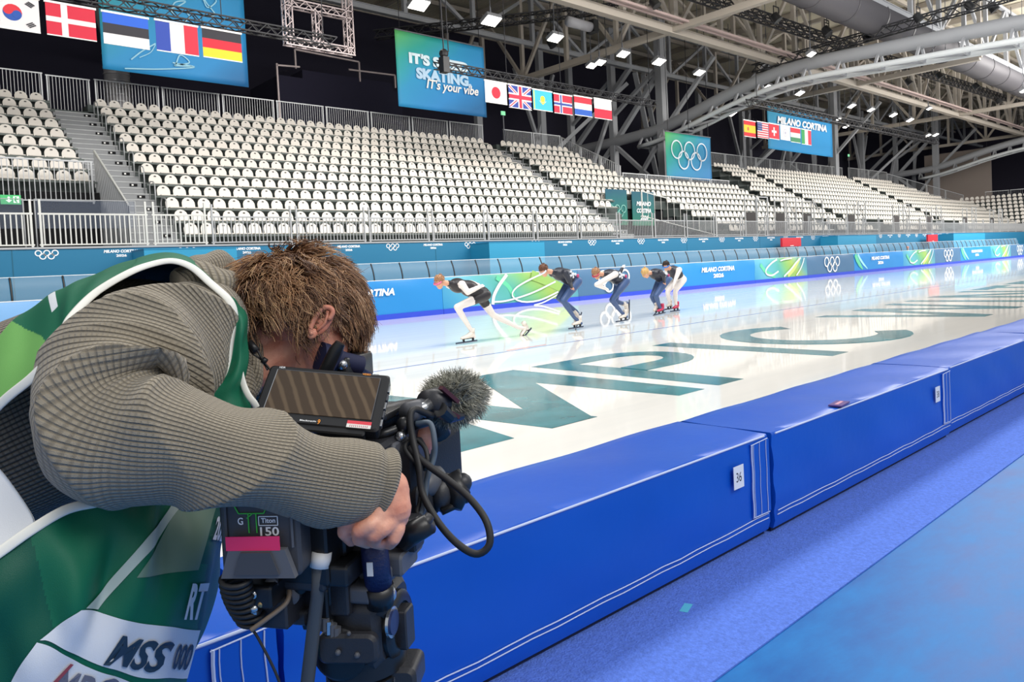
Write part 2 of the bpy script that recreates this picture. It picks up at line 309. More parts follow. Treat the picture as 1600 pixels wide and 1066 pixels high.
# ============================================================ near crash pads
PY0,PY1,PH=1.831,2.375,.5
def pad_mat():
    m=mat('pad_vinyl',(12,86,196),.34,bump=.28,bscale=3.2,vary=.07,vscale=1.2); return m
M_pad=pad_mat(); M_seam=mat('pad_stitch',(196,208,236),.6); M_velcro=mat('pad_dark_blue',(10,46,140),.7); M_paper=mat('paper',(232,236,240),.8); M_ink=mat('ink',(40,44,60),.8)
def make_pad(x0,x1,num,label,dz=0,dy=0):
    t=thing('crash_pad',((x0+x1)/2,(PY0+PY1)/2,0),label,'crash pad','blue crash pads beside the ice')
    y0,y1=PY0+dy,PY1+dy; nx,N=44,28
    prof=[]; r=.03                                   # closed outline of the cover in y,z
    for i in range(5): a=math.pi+math.pi/2*i/4; prof.append((y0+r+r*math.cos(a),.035+r+r*math.sin(a)))
    prof=prof[:1]+[(y0+.004,.04)]
    outl=[(y0+.012,.03),(y0,.07)]+[(y0-.0,.07+(PH-.085)*k/9) for k in range(1,10)]+[(y0+.002,PH-.005),(y0+.008,PH)]+[(y0+.008+(y1-y0-.033)*k/9,PH) for k in range(1,10)]+[(y1-.006,PH-.012),(y1,PH-.03),(y1,.06),(y1-.02,.03)]
    vs=[];m=len(outl);rs=np.random.RandomState(int(x0*10)+50)
    ph=rs.rand(6)*6
    for i in range(nx+1):
        u=i/nx;x=x0+(x1-x0)*u; e=min(u,1-u)*(x1-x0)
        for j,(y,z) in enumerate(outl):
            bul=.006*min(1,e/.25); yy=y;zz=z
            if 2<=j<=10: # front face puckers
                tt=(z-.07)/(PH-.1); yy-= bul*math.sin(math.pi*tt)+ .004*math.sin(9*x+ph[0]+5*tt)*math.sin(math.pi*tt)+.006*math.exp(-e/.10)*math.sin(14*tt+ph[1])
            if 12<=j<=21:
                tt=(j-12)/9; zz+= .005*math.sin(math.pi*tt)*math.sin(math.pi*u)+.003*math.sin(7*x+ph[2]+4*tt)
            vs.append((x,yy,zz+dz))
    fs=[(i*m+j,i*m+(j+1)%m,(i+1)*m+(j+1)%m,(i+1)*m+j) for i in range(nx) for j in range(m)]
    fs+=[tuple(range(m))[::-1],tuple(range(nx*m,(nx+1)*m))]
    b=MB(); b.add(vs,[f[::-1] for f in fs],M_pad); smooth_by(b.build('pad_cover',t,fix=True),45)
    b=MB()
    for z,w in ((PH-.010,.010),):
        b.tube([(x0+.03+(x1-x0-.06)*k/12,y0-.001,PH-.004+dz) for k in range(13)],.0045,M_seam,6)
    for z in (.118,.096): 
        b.tube([(x0+.02+(x1-x0-.04)*k/20,y0-.012*min(1,min(k,20-k)/20*2.5/.25*.5)*math.sin(math.pi*(z-.07)/.4)-.003-.004*rs.rand()*(z>.1),z+dz+.002*math.sin(k*2.1)) for k in range(21)],.0026,M_seam,5)
    smooth_by(b.build('seam_piping',t))
    b=MB()        # closing flap with double stitching at the right end
    fx=x1-.17
    b.obox((fx+.085,y0-.004,.305+dz),(.082,0,0),(0,.005,0),(0,0,.175),M_pad)
    b.build('closing_flap',t)
    b=MB()
    for xx,rr in ((fx+.006,.005),(fx+.022,.0018),(fx+.075,.0018),(fx+.135,.0022)):
        b.tube([(xx+.002*math.sin(k*1.3),y0-.0115,.135+k*.345/10+dz) for k in range(11)],rr,M_seam,5)
    b.tube([(fx,y0-.0115,.478+dz),(fx+.15,y0-.0115,.486+dz)],.0025,M_seam,5); b.tube([(fx,y0-.0115,.133+dz),(fx+.15,y0-.0115,.128+dz)],.0025,M_seam,5)
    smooth_by(b.build('flap_stitching',t))
    b=MB(); b.box((x0+.01,y0+.03,.007+dz),(x1-.01,y1-.03,.032+dz),mat('pad_shadow_base',(12,26,60),.8)); b.build('shadow_gap_base',t)  # dark colour paints the shadow gap under the pad
    if num:
        b=MB(); cx=x1-.30; yy=y0-.021; b.obox((cx,yy,.362+dz),(.042,0,0),(0,.0012,0),(0,0,.052),M_paper)
        text_on(b,num,(cx-.022,yy-.0018,.340+dz),(.044,0,0),(0,0,.044),M_ink,bold=.0); b.build('number_card',t)['label']='white paper card reading '+num
    return t
j0=3.268
for k in range(-2,16):
    x0=j0+2.5*(k-1); 
    if x0>34: break
    nm={0:'36',1:'38',-1:'34'}.get(k,None)
    names={-2:'blue crash pad behind the tripod at the far left',-1:'blue crash pad behind the cameraman with a pale card at its end'}
    k1=k+1
    if k1==1: lab='long blue vinyl crash pad right of the camera with card 36'
    elif k1==2: lab='blue vinyl crash pad with card 38 and a phone on top'
    elif k1==0: lab='blue vinyl crash pad directly behind the tripod and the camera'
    elif k1<0: lab=names.get(k1)
    else: lab='blue crash pad at the ice edge, %s beyond the pad with card 38'%ordw(k1-2)
    make_pad(x0+.012,x0+2.488,nm,lab,0,.0 if k%2 else .012)
b=MB(); c=at(1311,631,2,PH+.012); b.obox(c,(.075,.01,0),(-.006,.035,0),(0,0,.004),mat('phone_purple',(86,60,130),.4)); b.obox(c+(0,0,.005),(.05,.006,0),(-.0015,.009,0),(0,0,.001),mat('phone_pink',(210,150,170),.4))
tag(b.build('mobile_phone'),'small dark phone with pink marks lying on top of the second blue pad','phone')
b=MB(); c=on_=at(1072,950,2,.0062); b.obox(c,(.035,.012,0),(-.006,.015,0),(0,0,.0008),mat('tape_teal',(90,190,215),.6)); tag(b.build('tape_scrap'),'small pale teal tape mark stuck on the carpet strip','tape')
# black rubber lip between pads and ice
b=MB(); b.box((-10,2.378,0),(40,2.40,PH-.02),mat('ice_edge_board',(30,32,36),.6)); tag(b.build('edge_board'),'low black edge board standing behind the crash pads along the ice','edge board')
# ============================================================ far boards with printed cover
BY=18.9
M_bsky=mat('cover_bright_blue',(24,126,194),.5,bump=.35,bscale=1.6); M_bslate=mat('cover_slate_blue',(64,104,140),.5,bump=.35,bscale=1.6); M_bpale=mat('cover_pale_blue',(112,160,208),.55,bump=.3,bscale=1.5)
M_bfoot=mat('cover_royal_strip',(36,66,190),.5)
SWS=([(0,(36,132,184)),(.3,(92,168,186)),(.45,(76,160,152)),(.58,(116,172,104)),(.7,(146,174,82)),(.85,(84,150,160)),(1,(54,112,150))])
def board(x0,x1,kind,label):
    t=thing('rink_board',((x0+x1)/2,BY+.12,0),label,'rink board','printed rink boards along the far straight')
    if kind=='swirl': M_sw=gradient_mat('cover_swirl_%d'%int(x0),SWS,axis=(1,0,.9),scale=1/(x1-x0+1.0),off=-(x0+.1)/(x1-x0+1.0),noise=.25,nscale=.35,rough=.5)
    g=6; nx=max(3,int((x1-x0)/.35)); base={'text':M_bsky,'rings':M_bslate,'swirl':None,'pale':M_bpale}[kind]
    if kind=='swirl': base=M_sw
    vs=[];outl=[(.0,.16),(.0,.45),(.0,.8),(.012,1.10),(.035,1.165),(.2,1.165),(.2,.16)];m=len(outl)
    for i in range(nx+1):
        x=x0+(x1-x0)*i/nx
        for j,(y,z) in enumerate(outl): vs.append((x-(x0+x1)/2 if False else x,BY+y+(.014*math.sin(3.1*x+z*4)+.008*math.sin(7.7*x-3*z) if 0<j<4 else 0),z))
    fs=[(i*m+j,i*m+(j+1)%m,(i+1)*m+(j+1)%m,(i+1)*m+j) for i in range(nx) for j in range(m)]+[tuple(range(m))[::-1],tuple(range(nx*m,(nx+1)*m))]
    b=MB(); b.add(vs,[f[::-1] for f in fs],base); o=smooth_by(b.build('printed_cover',t,fix=True),50)
    b=MB(); b.box((x0,BY-.02,0),(x1,BY+.2,.16),M_bfoot); b.build('foot_strip',t)
    W=x1-x0; Y=BY-.03; n=(0,-1,0); b=MB()
    if kind=='text':
        c=(x0+x1)/2+.05
        text_on(b,'MILANO CORTINA',(c-1.35,Y,.72),(2.7,0,0),(0,0,.22),M_text,.04,.25); text_on(b,'2026',(c-.42,Y,.44),(.84,0,0),(0,0,.19),M_text,.04)
        b.build('lettering',t)
        if x0>40:
            b=MB(); ribbon(b,[(x0+.15+.2*k+.04*k*k,Y+.01,1.12-.3*k) for k in range(4)],[.3,.35,.3,.1],n,mat('cover_green',(90,190,150),.5)); ribbon(b,[(x0+.5+.25*k+.06*k*k,Y+.008,1.12-.3*k) for k in range(4)],[.16,.18,.16,.05],n,mat('cover_cyan',(150,214,235),.5)); b.build('coloured_swooshes',t)
    elif kind=='rings': rings_on(b,((x0+x1)/2-(1.0 if x0<21 else 0),Y,.66),(1,0,0),(0,0,1),1.9,(0,-.004,0),M_text); b.build('ring_emblem',t)
    elif kind=='swirl':
        f=lambda q:[(x0+a*W,Y,.17+c*.97) for a,c in q]
        if x0<14: strokes=[([at(px,py,1,Y) for px,py in q],w) for q,w in (([(770,476),(772,462),(780,446),(792,429)],.13),([(772,472),(786,471),(800,468),(820,462),(840,454),(868,440)],.06),([(850,427),(838,432),(820,441),(806,450),(800,460),(806,468),(820,472),(840,470),(856,464),(872,456)],.06),([(834,477),(850,472),(874,459)],.05))]
        else: strokes=[(f(q),w) for q,w in (([(.40,.97),(.30,.8),(.20,.5),(.20,.25),(.30,.16),(.42,.34)],.09),([(.52,.04),(.66,.4),(.76,.72),(.86,.98)],.10),([(.46,.88),(.55,.95),(.68,.98)],.07),([(.76,.04),(.84,.35),(.9,.7),(.93,.97)],.08))]
        for k_,(q,w) in enumerate(strokes): ribbon(b,[p_-np.array([0,.005*k_,0]) for p_ in cr(q,20)],w,n,mat('stroke_white',(206,216,222),.6))
        b.build('white_strokes',t)
        b=MB()
        sw=(([(.62,.94),(.72,.72),(.84,.42),(.93,.12)],.34,mat('cover_lime',(138,176,92),.5)),([(.36,.93),(.44,.6),(.48,.2)],.16,mat('cover_green',(90,190,150),.5))) if x0<14 else (([(.60,.06),(.72,.4),(.84,.92)],.22,mat('cover_yellow',(186,196,116),.5)),([(.10,.75),(.2,.35),(.36,.08)],.20,mat('cover_green',(90,190,150),.5)))
        for q,w,mm in sw: ribbon(b,[p+np.array([0,.012,0]) for p in cr(f(q),12)],w,n,mm)
        b.build('coloured_swooshes',t)
        f2=None
    return t
segs=[(-8,-4.6,'rings'),(-4.6,7.5,'pale'),(7.5,13.9,'text'),(13.9,20.2,'swirl'),(20.2,26.3,'rings'),(26.3,32.8,'text'),(32.8,38.2,'swirl'),(38.2,44.0,'rings'),(44.0,51.4,'text'),(51.4,57.2,'swirl'),(57.2,62.6,'rings'),(62.6,70.0,'text'),(70,75.6,'swirl'),(75.6,81,'rings'),(81,88,'text'),(88,94,'swirl'),(94,100,'rings')]
near={0:'slate board far left outside the crowd of skaters',1:'plain pale blue rink board at the far left behind the cameraman',2:'bright blue rink board right of the cameraman head, white lettering partly hidden',3:'swirled green and cyan rink board behind the leading skater',4:'slate blue rink board behind the second and third skaters',5:'bright blue rink board with white lettering right of the last skater',
6:'swirled cyan and yellow board, first right of the last skater',7:'slate blue board with white rings below the first red panel',8:'bright blue lettered board below the pale teal wall box on the right'}
for i,(a,c,k) in enumerate(segs):
    nth=ordw(i-8) if i>8 else ''
    board(a+.006,c-.006,k,near.get(i) or '%s rink board, %s beyond the one under the far pale wall box'%({'text':'bright blue lettered','swirl':'swirled cyan and lime','rings':'slate blue ringed'}[k],nth))
# clear screens on the boards
M_glass=mat('clear_screen',(170,190,205),.3,alpha=.2); M_grail=mat('screen_rail',(196,204,210),.4)
def screen_panel(x):
    b=MB(); y0=BY+.10
    vs=[];fs=[]
    for k in range(7):
        t_=k/6; y=y0+.02+.16*t_*t_; z=1.17+.52*t_; vs+=[(x+.03,y,z),(x+.97,y,z)]
    fs=[(2*i,2*i+1,2*i+3,2*i+2) for i in range(6)]
    b.add(vs,fs,M_glass); return b,y0
proto=None; xs=[-7.5+k for k in range(0,84)]
gt=None
def mk_screen(x):
    t=thing('safety_screen',(x+.5,BY+.15,1.17),'','safety screen','clear curved screens on top of the far boards')
    b,y0=screen_panel(x); b.build('clear_sheet',t,smooth=True)
    b=MB(); b.tube([(x,y0+.02+.16*q*q,1.15+.54*q) for q in np.linspace(0,1,7)],.022,M_rubber,6); b.build('post',t,smooth=True)
    b=MB(); b.bar((x,y0+.18,1.70),(x+1,y0+.18,1.70),.02,.018,M_grail); b.bar((x,y0+.0,1.18),(x+1,y0+.0,1.18),.03,.02,M_white); b.build('rail',t); return t
gt=mk_screen(0.0)
def clone(o,dx,label=None,name=None):
    r=o.copy(); COL.objects.link(r); r.location=Vector(o.location)+Vector(dx)
    if label:r['label']=label
    for ch in o.children:
        c=ch.copy(); COL.objects.link(c); c.parent=r; c.matrix_parent_inverse=ch.matrix_parent_inverse.copy()
        for g in ch.children:
            d=g.copy(); COL.objects.link(d); d.parent=c; d.matrix_parent_inverse=g.matrix_parent_inverse.copy()
    return r
first_at=2.52-3
for k in range(0,96):
    x=first_at+k; dx=x-0.0
    if k>78: break
    if k<12: lab='clear curved screen left of the cameraman head, %s along from the picture edge'%ordw(k+1)
    else: lab='clear curved screen on the far boards, %s right of the cameraman head'%ordw(k-11)
    if k==0:
        for o in [gt]: o.location.x+=dx
        gt['label']=lab
    else: clone(gt,(k,0,0),lab)
# ============================================================ teal wall
WY=21.5
M_teal=mat('teal_wall',(24,112,150),.6); M_teal2=mat('teal_box',(34,140,180),.6); M_tealtop=mat('teal_dark',(16,92,118),.6)
b=MB(); b.box((-12,WY,-.3),(97,WY+.12,2.45),M_teal); 
o=b.build('wall_teal'); struct(o)
b=MB(); b.box((-12,WY-.03,2.42),(97,WY+.2,2.47),M_galv); struct(b.build('trim_1'))
b=MB()
for x in (2.9,15.6,31,38,52,63): b.box((x,WY-.006,0),(x+.02,WY,2.42),M_tealtop)
struct(b.build('trim_2'))
pr=None
for k in range(0,26):
    x=3.64+1.70*k
    b=MB()
    if k%1==0:
        xc=3.64+3.39/2*2*k
    if xc>70: break
    sc=1
    rings_on(b,(xc,WY-.008,2.28),(1,0,0),(0,0,1),.52,(0,-.002,0),M_text,th=.12)
    tag(b.build('ring_mark'),'small white five-ring mark high on the teal wall, %s from the left'%ordw(k+1),'emblem','ring marks along the teal wall')
    b=MB(); xm=xc-1.68+.0; xm=xc+1.70
    text_on(b,'MILANO CORTINA',(xm-.42,WY-.008,2.29),(.84,0,0),(0,0,.08),M_text,.05,.2); text_on(b,'2026',(xm-.13,WY-.008,2.18),(.26,0,0),(0,0,.07),M_text,.05)
    tag(b.build('wall_lettering'),'small white city lettering high on the teal wall, %s from the left'%ordw(k+1),'lettering','lettering marks along the teal wall')
for (xa,xb,lab) in ((5.6,8.0,'light teal wall box above the cameraman back'),(17.2,20.0,'light teal wall box behind the leading skater'),(45.3,51,'light teal wall box right of the near red panel'),(66,74,'light teal wall box in the far right distance')):
    b=MB(); b.box((xa,WY-1.1,0),(xb,WY-.002,2.33),M_teal2); b.box((xa-.01,WY-1.11,2.30),(xb+.01,WY-.003,2.335),mat('teal_lid',(20,120,160),.6))
    tag(b.build('wall_box'),lab,'wall box','light teal boxes against the wall')
for xa,xb,z0,z1,y,lab in ((39.4,41.6,1.78,2.28,20.9,'red rectangular panel standing in front of the teal wall'),(61.9,64.0,1.75,2.3,20.9,'far red panel with a black edge in front of the teal wall')):
    b=MB(); b.box((xa,y,z0),(xb,y+.12,z1),mat('red_panel',(206,36,52),.5)); 
    for x in (xa+.3,xb-.3): b.box((x-.03,y+.03,0),(x+.03,y+.09,z0),M_steeld)
    b.box((xa+.9,y-.004,z0+.02),(xb-.9,y,z0+.06),M_white)
    tag(b.build('red_sign_panel'),lab,'sign')
# ============================================================ grandstand
SY0,DY,SZ0,DZ=23.2,.79,2.48,.475        # row 0 seat line, row pitch, row 0 tread height, row rise
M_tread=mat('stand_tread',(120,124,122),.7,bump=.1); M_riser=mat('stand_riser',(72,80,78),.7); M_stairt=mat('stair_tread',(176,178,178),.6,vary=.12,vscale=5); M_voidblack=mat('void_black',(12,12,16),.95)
END=104
# which X ranges have seats in each row
def spans(r):
    s=[]
    if r>=4: s.append((-1.6,5.85,'A'))
    s.append((7.55,27.75,'B'))
    topend=[None]*13
    # right of the stair gap
    lo=29.0 if r>=5 else (38.0 if r<2 else 36.6)
    if r==4: s.append((29.0,31.0,'C'))
    if r==3: s.append((29.0,30.4,'C'))
    if r==4: lo=36.4
    if r<=7: hi=48.5+ (0 if r>3 else 2)
    else: hi=34.6
    if r>=8: hi=34.8+ (12-r)*.25
    s.append((lo,hi-.0,'C'))
    a=49.8+.0
    if r>=8: s.append((51.5,55.3,'D')); s.append((56.5,75.6,'E')); s.append((77.0,87.0+(12-r)*1.4,'F'))
    elif r>=2:
        s.append((50.0 if r<8 else 52,55.3,'D')); s.append((56.5,75.6,'E')); s.append((77.0,100.,'F'))
    elif r<2: s.append((52,58,'D')); s.append((62,72,'E')); s.append((80,100,'F'))
    return s
b=MB()
for r in range(13):
    y=SY0+DY*r-.42; z=SZ0+DZ*r
    for (a,c,_) in spans(r):
        a-=.15;c+=.1
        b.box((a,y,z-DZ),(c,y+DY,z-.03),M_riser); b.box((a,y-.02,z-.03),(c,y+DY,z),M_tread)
        b.box((a,y+.15,z+.30),(c,y+.19,z+.36),mat('seat_beam',(88,96,92),.6))
for (a,c,_) in spans(12): b.box((a-.2,33.0,7.6),(c+.2,33.9,8.7),M_riser)
b.box((5.9,33.0,7.6),(7.6,33.9,8.4),M_riser); b.box((35.0,29.1,5.2),(48.6,29.9,5.95),M_riser)
o=b.build('grandstand'); tag(o,'stepped grey grandstand structure behind the teal wall carrying rows of white seats','grandstand')
# walkway level at its foot, and the dark stand openings
b=MB(); b.box((-12,WY+.12,2.3),(104,SY0-.42,2.46),mat('walkway_grey',(132,134,134),.7)); tag(b.build('walkway_deck'),'grey walkway deck between the front railing and the first seat row','deck')
b=MB()
b.box((-12,25.78,2.46),(5.9,25.86,4.36),M_voidblack); b.box((30.6,26.9,2.46),(36.3,26.95,4.45),M_voidblack)  # black sheets paint the darkness inside the stand openings
o=b.build('wall_opening_shade'); struct(o)
for (x0,x1,lab) in ((6.0,7.45,'grey stadium stairway between the left seat block and the large middle block'),(27.85,28.95,'grey stadium stairway right of the large middle seat block')):
    b=MB()
    for k in range(25):
        y=SY0-.42+k*DY/2; z=2.46+.2375*k
        b.box((x0,y,z-.24),(x1,y+DY/2+.02,z+.0),mat('stair_riser',(134,136,138),.6)); b.box((x0,y-.015,z),(x1,y+DY/2,z+.03),M_stairt)
        if k%2==0:
            b.box((x1-.42,y-.02,z-.12),(x1-.18,y-.016,z-.03),M_voidblack); b.box((x1-.36,y-.024,z-.10),(x1-.30,y-.02,z-.05),M_white)
    tag(b.build('stadium_stairs'),lab,'stairs')
# ------------------------------------------------------------ seats
def seat_mesh(mb,c,mW,mD,lod=0,a=0.0):
    ca,sa=math.cos(a),math.sin(a)
    T=lambda x,y,z:(c[0]+ca*x-sa*y,c[1]+sa*x+ca*y,c[2]+z)
    n=7 if lod==0 else 4
    w=.205
    out=[(-w*.97,.0),(-w,.07),(-w,.14)]+[(-w*math.cos(q),.16+.20*math.sin(q)) for q in np.linspace(.15,math.pi-.15,n)]+[(w,.14),(w,.07),(w*.97,.0)]
    lean=.22
    def back(x,h,th): return T(x, .17+h*lean+th, .41+h)
    k=len(out); F=[back(x,h,0) for x,h in out]; B=[back(x,h,.025) for x,h in out]
    mb.add(F+B,[tuple(range(k)),tuple(range(k,2*k))[::-1]]+[(i,k+i,k+(i+1)%k,(i+1)%k) for i in range(k)],mW)
    # pan with rounded front lip
    pr=[(-.22,.37),(-.235,.385),(-.22,.41),(-.05,.40),(.17,.42),(.19,.40),(.0,.375)] if lod==0 else [(-.235,.375),(-.22,.41),(.17,.42),(.17,.39)]
    q=len(pr); L=[T(-.205,y,z) for y,z in pr];Rr=[T(.205,y,z) for y,z in pr]
    mb.add(L+Rr,[tuple(range(q))[::-1],tuple(range(q,2*q))]+[(i,(i+1)%q,q+(i+1)%q,q+i) for i in range(q)],mW)
    if lod==0:
        s=[back(0,h,-.012)+np.zeros(0) if False else T(x,.17+h*lean-.008,.41+h) for x,h in ((-.035,.25),(.035,.25),(.042,.285),(0,.30),(-.042,.285))]; mb.add(s,[(0,1,2,3,4)],mD)
M_seat=mat('seat_shell',(218,212,203),.42); M_slot=mat('seat_slot',(70,68,66),.6)
pb=MB(); seat_mesh(pb,(0,0,0),M_seat,M_slot); sm=None
allseats=[]
blk={'A':'left seat block','B':'large middle seat block','C':'block right of the second stairway','D':'far block','E':'far block','F':'far block'}
for r in range(13):
    for (a,c,bl) in spans(r):
        n=int(round((c-a)/.5))
        for i in range(n):
            x=a+.25+i*(c-a)/n; y=SY0+DY*r; z=SZ0+DZ*r
            d=np.array([x,y,z+.6])-EYEP; zz=d@cF; px=800+F_PX*(d@cR)/zz; py=CY-F_PX*(d@cU)/zz
            allseats.append((math.sqrt(d@d),-20<px<1620,px,py,(x,y,z),bl,r,i,n))
ind=sorted([s for s in allseats if s[1] and s[5] in 'AB'],key=lambda s:s[0])[:300]; indset={(s[5],s[6],s[7]) for s in ind}
far=MB(); first=None
for s in allseats:
    d,vis,px,py,p,bl,r,i,n=s
    if (bl,r,i) in indset:
        if bl=='B': lab='white chair of the large middle block, %s row up, %s chair right of the stairway'%(ordw(r+1),ordw(i+1))
        else: lab='white chair of the left block, %s row above the opening, %s left of the stairway'%(ordw(r-3),ordw(n-i))
        if first is None:
            first=pb.build('stadium_chair'); o=first
        else: o=first.copy(); COL.objects.link(o)
        o.location=p; tag(o,lab,'chair','white stadium chairs')
    elif px>-900: seat_mesh(far,p,M_seat,M_slot,0 if d<45 else 1)
# curved end stand beyond: rows facing back down the hall
M_ft=M_tread; fb=MB()
E0=np.array([98.,24.6]); Edir=nrm((.30,-1.)); Eout=nrm((1.,.30))
for r in range(9):
    for i in range(60):
        p=E0+Eout*(DY*r+2.0)+Edir*(.55*i-4.5)
        if i%18==17: continue
        seat_mesh(far,(p[0],p[1],SZ0+.3+DZ*r),M_seat,M_slot,1,a=math.atan2(Edir[1],Edir[0]))
    q=E0+Eout*(DY*r+2.0); c=q+Edir*12; fb.obox((c[0],c[1],SZ0+.3+DZ*r-.25),(Edir[0]*18,Edir[1]*18,0),(Eout[0]*.42,Eout[1]*.42,0),(0,0,.24),M_riser)
tag(fb.build('end_grandstand'),'distant grey end grandstand closing the far right corner of the hall','grandstand')
o=far.build('stadium_seats_distant'); o.name='stadium_seats'; tag(o,'distant rows of small white seats filling the stands to the right','seats',None,'stuff')
# ------------------------------------------------------------ railings
def railing(p,q,h,label,mm=None,posts=True,nb=None,group=None,tall=0,wb=.018,name='railing_panel',top=.045):
    mm=mm or M_galv; p=np.array(p,float);q=np.array(q,float);L=np.linalg.norm((q-p)[:2]); up=np.array([0,0,1.])
    t=thing(name,(p+q)/2,label,'railing',group); b=MB(); d=nrm(q-p)
    b.bar(p+up*h,q+up*h,top,top,mm); b.bar(p+up*.08,q+up*.08,.035,.035,mm)
    b.build('frame',t)
    for e,s in ((p,1),(q,-1)):
        b=MB(); e2=e+d*.05*s; b.bar(e2,e2+up*(h+tall),.05,.05,mm); b.build('post',t)
    n=nb or int(L/.115); b=MB()
    for i in range(1,n): e=p+(q-p)*i/n; b.bar(e+up*.09,e+up*(h-.02),wb,wb,mm)
    b.build('balusters',t); return t
M_lightrail=mat('railing_white',(205,205,200),.45,.2)
fx=[-1.9,.77,3.47,6.13,7.71]+[7.71+2.6*k for k in range(1,35)]
for i in range(len(fx)-1):
    a,c=fx[i],fx[i+1]
    if a>95: break
    if i<4: lab=['white front railing panel at the far left edge under the exit sign','white front railing panel before the dark opening, left of the first post pair','white front railing panel between the first post pair and the stairs','white front gate panel at the foot of the left stairway'][i]
    else: lab='grey front railing on the teal wall, %s panel right of the left stairway'%ordw(i-3)
    railing((a+.05,21.6,2.45),(c-.05,21.6,2.45),.86 if i<4 else .82,lab,M_lightrail if i<4 else M_galv,group='front railing on the teal wall',tall=.36,wb=.03 if i<4 else .022)
tx=[-1.6,.9,3.45,6.0]; 
for i in range(3): railing((tx[i]+.04,33.5,8.7),(tx[i+1]-.04,33.5,8.7),1.15,'grey top railing panel behind the left seat block, %s from the stairway'%ordw(3-i),group='top railing behind the stands')
railing((6.05,33.5,8.4),(7.6,33.5,8.4),1.4,'grey railing gate at the head of the left stairway',group='top railing behind the stands')
for i in range(8): railing((7.7+2.57*i+.04,33.5,8.75),(7.7+2.57*(i+1)-.04,33.5,8.75),1.1,'grey top railing panel behind the large middle block, %s from its left end'%ordw(i+1),group='top railing behind the stands')
for a,c,n in ((29.8,32.25,1),(32.3,34.75,2)): railing((a,33.5,8.7),(c,33.5,8.7),1.05,'grey top railing panel right of the second stairway, %s one'%ordw(n),group='top railing behind the stands')
diag=[(34.8,33.5,8.7),(35.2,32.2,7.9),(35.6,30.9,7.15),(36.0,29.6,6.35)]
for i in range(3): railing(diag[i],diag[i+1],1.0,'grey sloping railing panel stepping down beside the steel buttress, %s from the top'%ordw(i+1),group='sloping railing beside the buttress')
for i in range(5): railing((36.1+2.45*i,29.6,5.95),(36.1+2.45*(i+1)-.06,29.6,5.95),.98,'grey railing panel above the low seat rows under the ring banner, %s from the left'%ordw(i+1),group='railing under the ring banner')
for i in range(10): railing((51.8+2.42*i,33.5,8.75),(51.8+2.42*(i+1)-.06,33.5,8.75),1.1,'distant top railing panel of the right stand, %s from its left end'%ordw(i+1),group='top railing of the right stand',nb=14)
for i in range(4): railing((77.3+2.5*i,33.5,8.85),(77.3+2.5*(i+1)-.06,33.5,8.85),1.1,'distant top railing panel past the stair gap of the right stand, %s one'%ordw(i+1),group='top railing of the right stand',nb=14)
dg=[(87.3+ (100-87.3)*k/4,33.5-.95*k,8.8-.62*k) for k in range(5)]
for i in range(4): railing(dg[i],dg[i+1],1.0,'far sloping railing panel descending to the end stand, %s from the top'%ordw(i+1),group='far sloping railing',nb=14)
for i in range(8):
    p=E0+Eout*(DY*9+2.2)+Edir*(2.6*i-2); q=p+Edir*2.5; railing((*p,SZ0+9*DZ),(*q,SZ0+9*DZ),1.1,'distant railing panel along the top of the end stand, %s from the left'%ordw(i+1),group='top railing of the end stand',nb=12)
# left block front barrier, side stair fence, stair handrails
for i in range(2): railing((-.6+3.2*i,25.7,4.0),(2.55+3.2*i,25.7,4.0),1.3,'grey barrier before the lowest row of the left seat block, %s from the left'%ordw(i+1),group='barrier of the left block',nb=24,wb=.022)
t=thing('stair_side_fence',(5.95,24.5,2.46),'grey vertical bar fence along the left side of the first stairway','fence'); b=MB()
p,q=np.array([5.95,22.9,2.46]),np.array([5.95,26.3,4.5]); b.bar(p+(0,0,1.25),q+(0,0,1.25),.05,.05,M_lightrail)
b.bar(p,p+(0,0,1.25),.05,.05,M_galv); b.build('frame',t); b=MB()
for k in range(34): e=p+(q-p)*k/33; b.bar(e-(0,0,.0+ (e[2]-2.46)),e+(0,0,1.22),.03,.05,M_steel)
b.build('balusters',t)
for k in range(9):
    y=SY0-.1+DY*(1.35*k); z=SZ0+DZ*(1.35*k); x=7.38
    b=MB(); b.tube([(x,y,z),(x,y,z+.85),(x,y+.12,z+.95),(x,y+.45,z+.95+.05),(x,y+.55,z+.85),(x,y+.55,z+.3)],.02,M_galv,6)
    tag(b.build('stair_handrail',smooth=True),'short looped grey handrail on the left stairway, %s from the bottom'%ordw(k+1),'handrail','looped handrails of the left stairway')
for k in range(7):
    y=SY0-.1+DY*(1.7*k); z=SZ0+DZ*(1.7*k); x=28.4
    b=MB(); b.tube([(x,y,z),(x,y,z+.85),(x,y+.12,z+.95),(x,y+.45,z+1.0),(x,y+.55,z+.85),(x,y+.55,z+.3)],.02,M_galv,6)
    tag(b.build('stair_handrail',smooth=True),'short looped grey handrail on the second stairway, %s from the bottom'%ordw(k+1),'handrail','looped handrails of the second stairway')
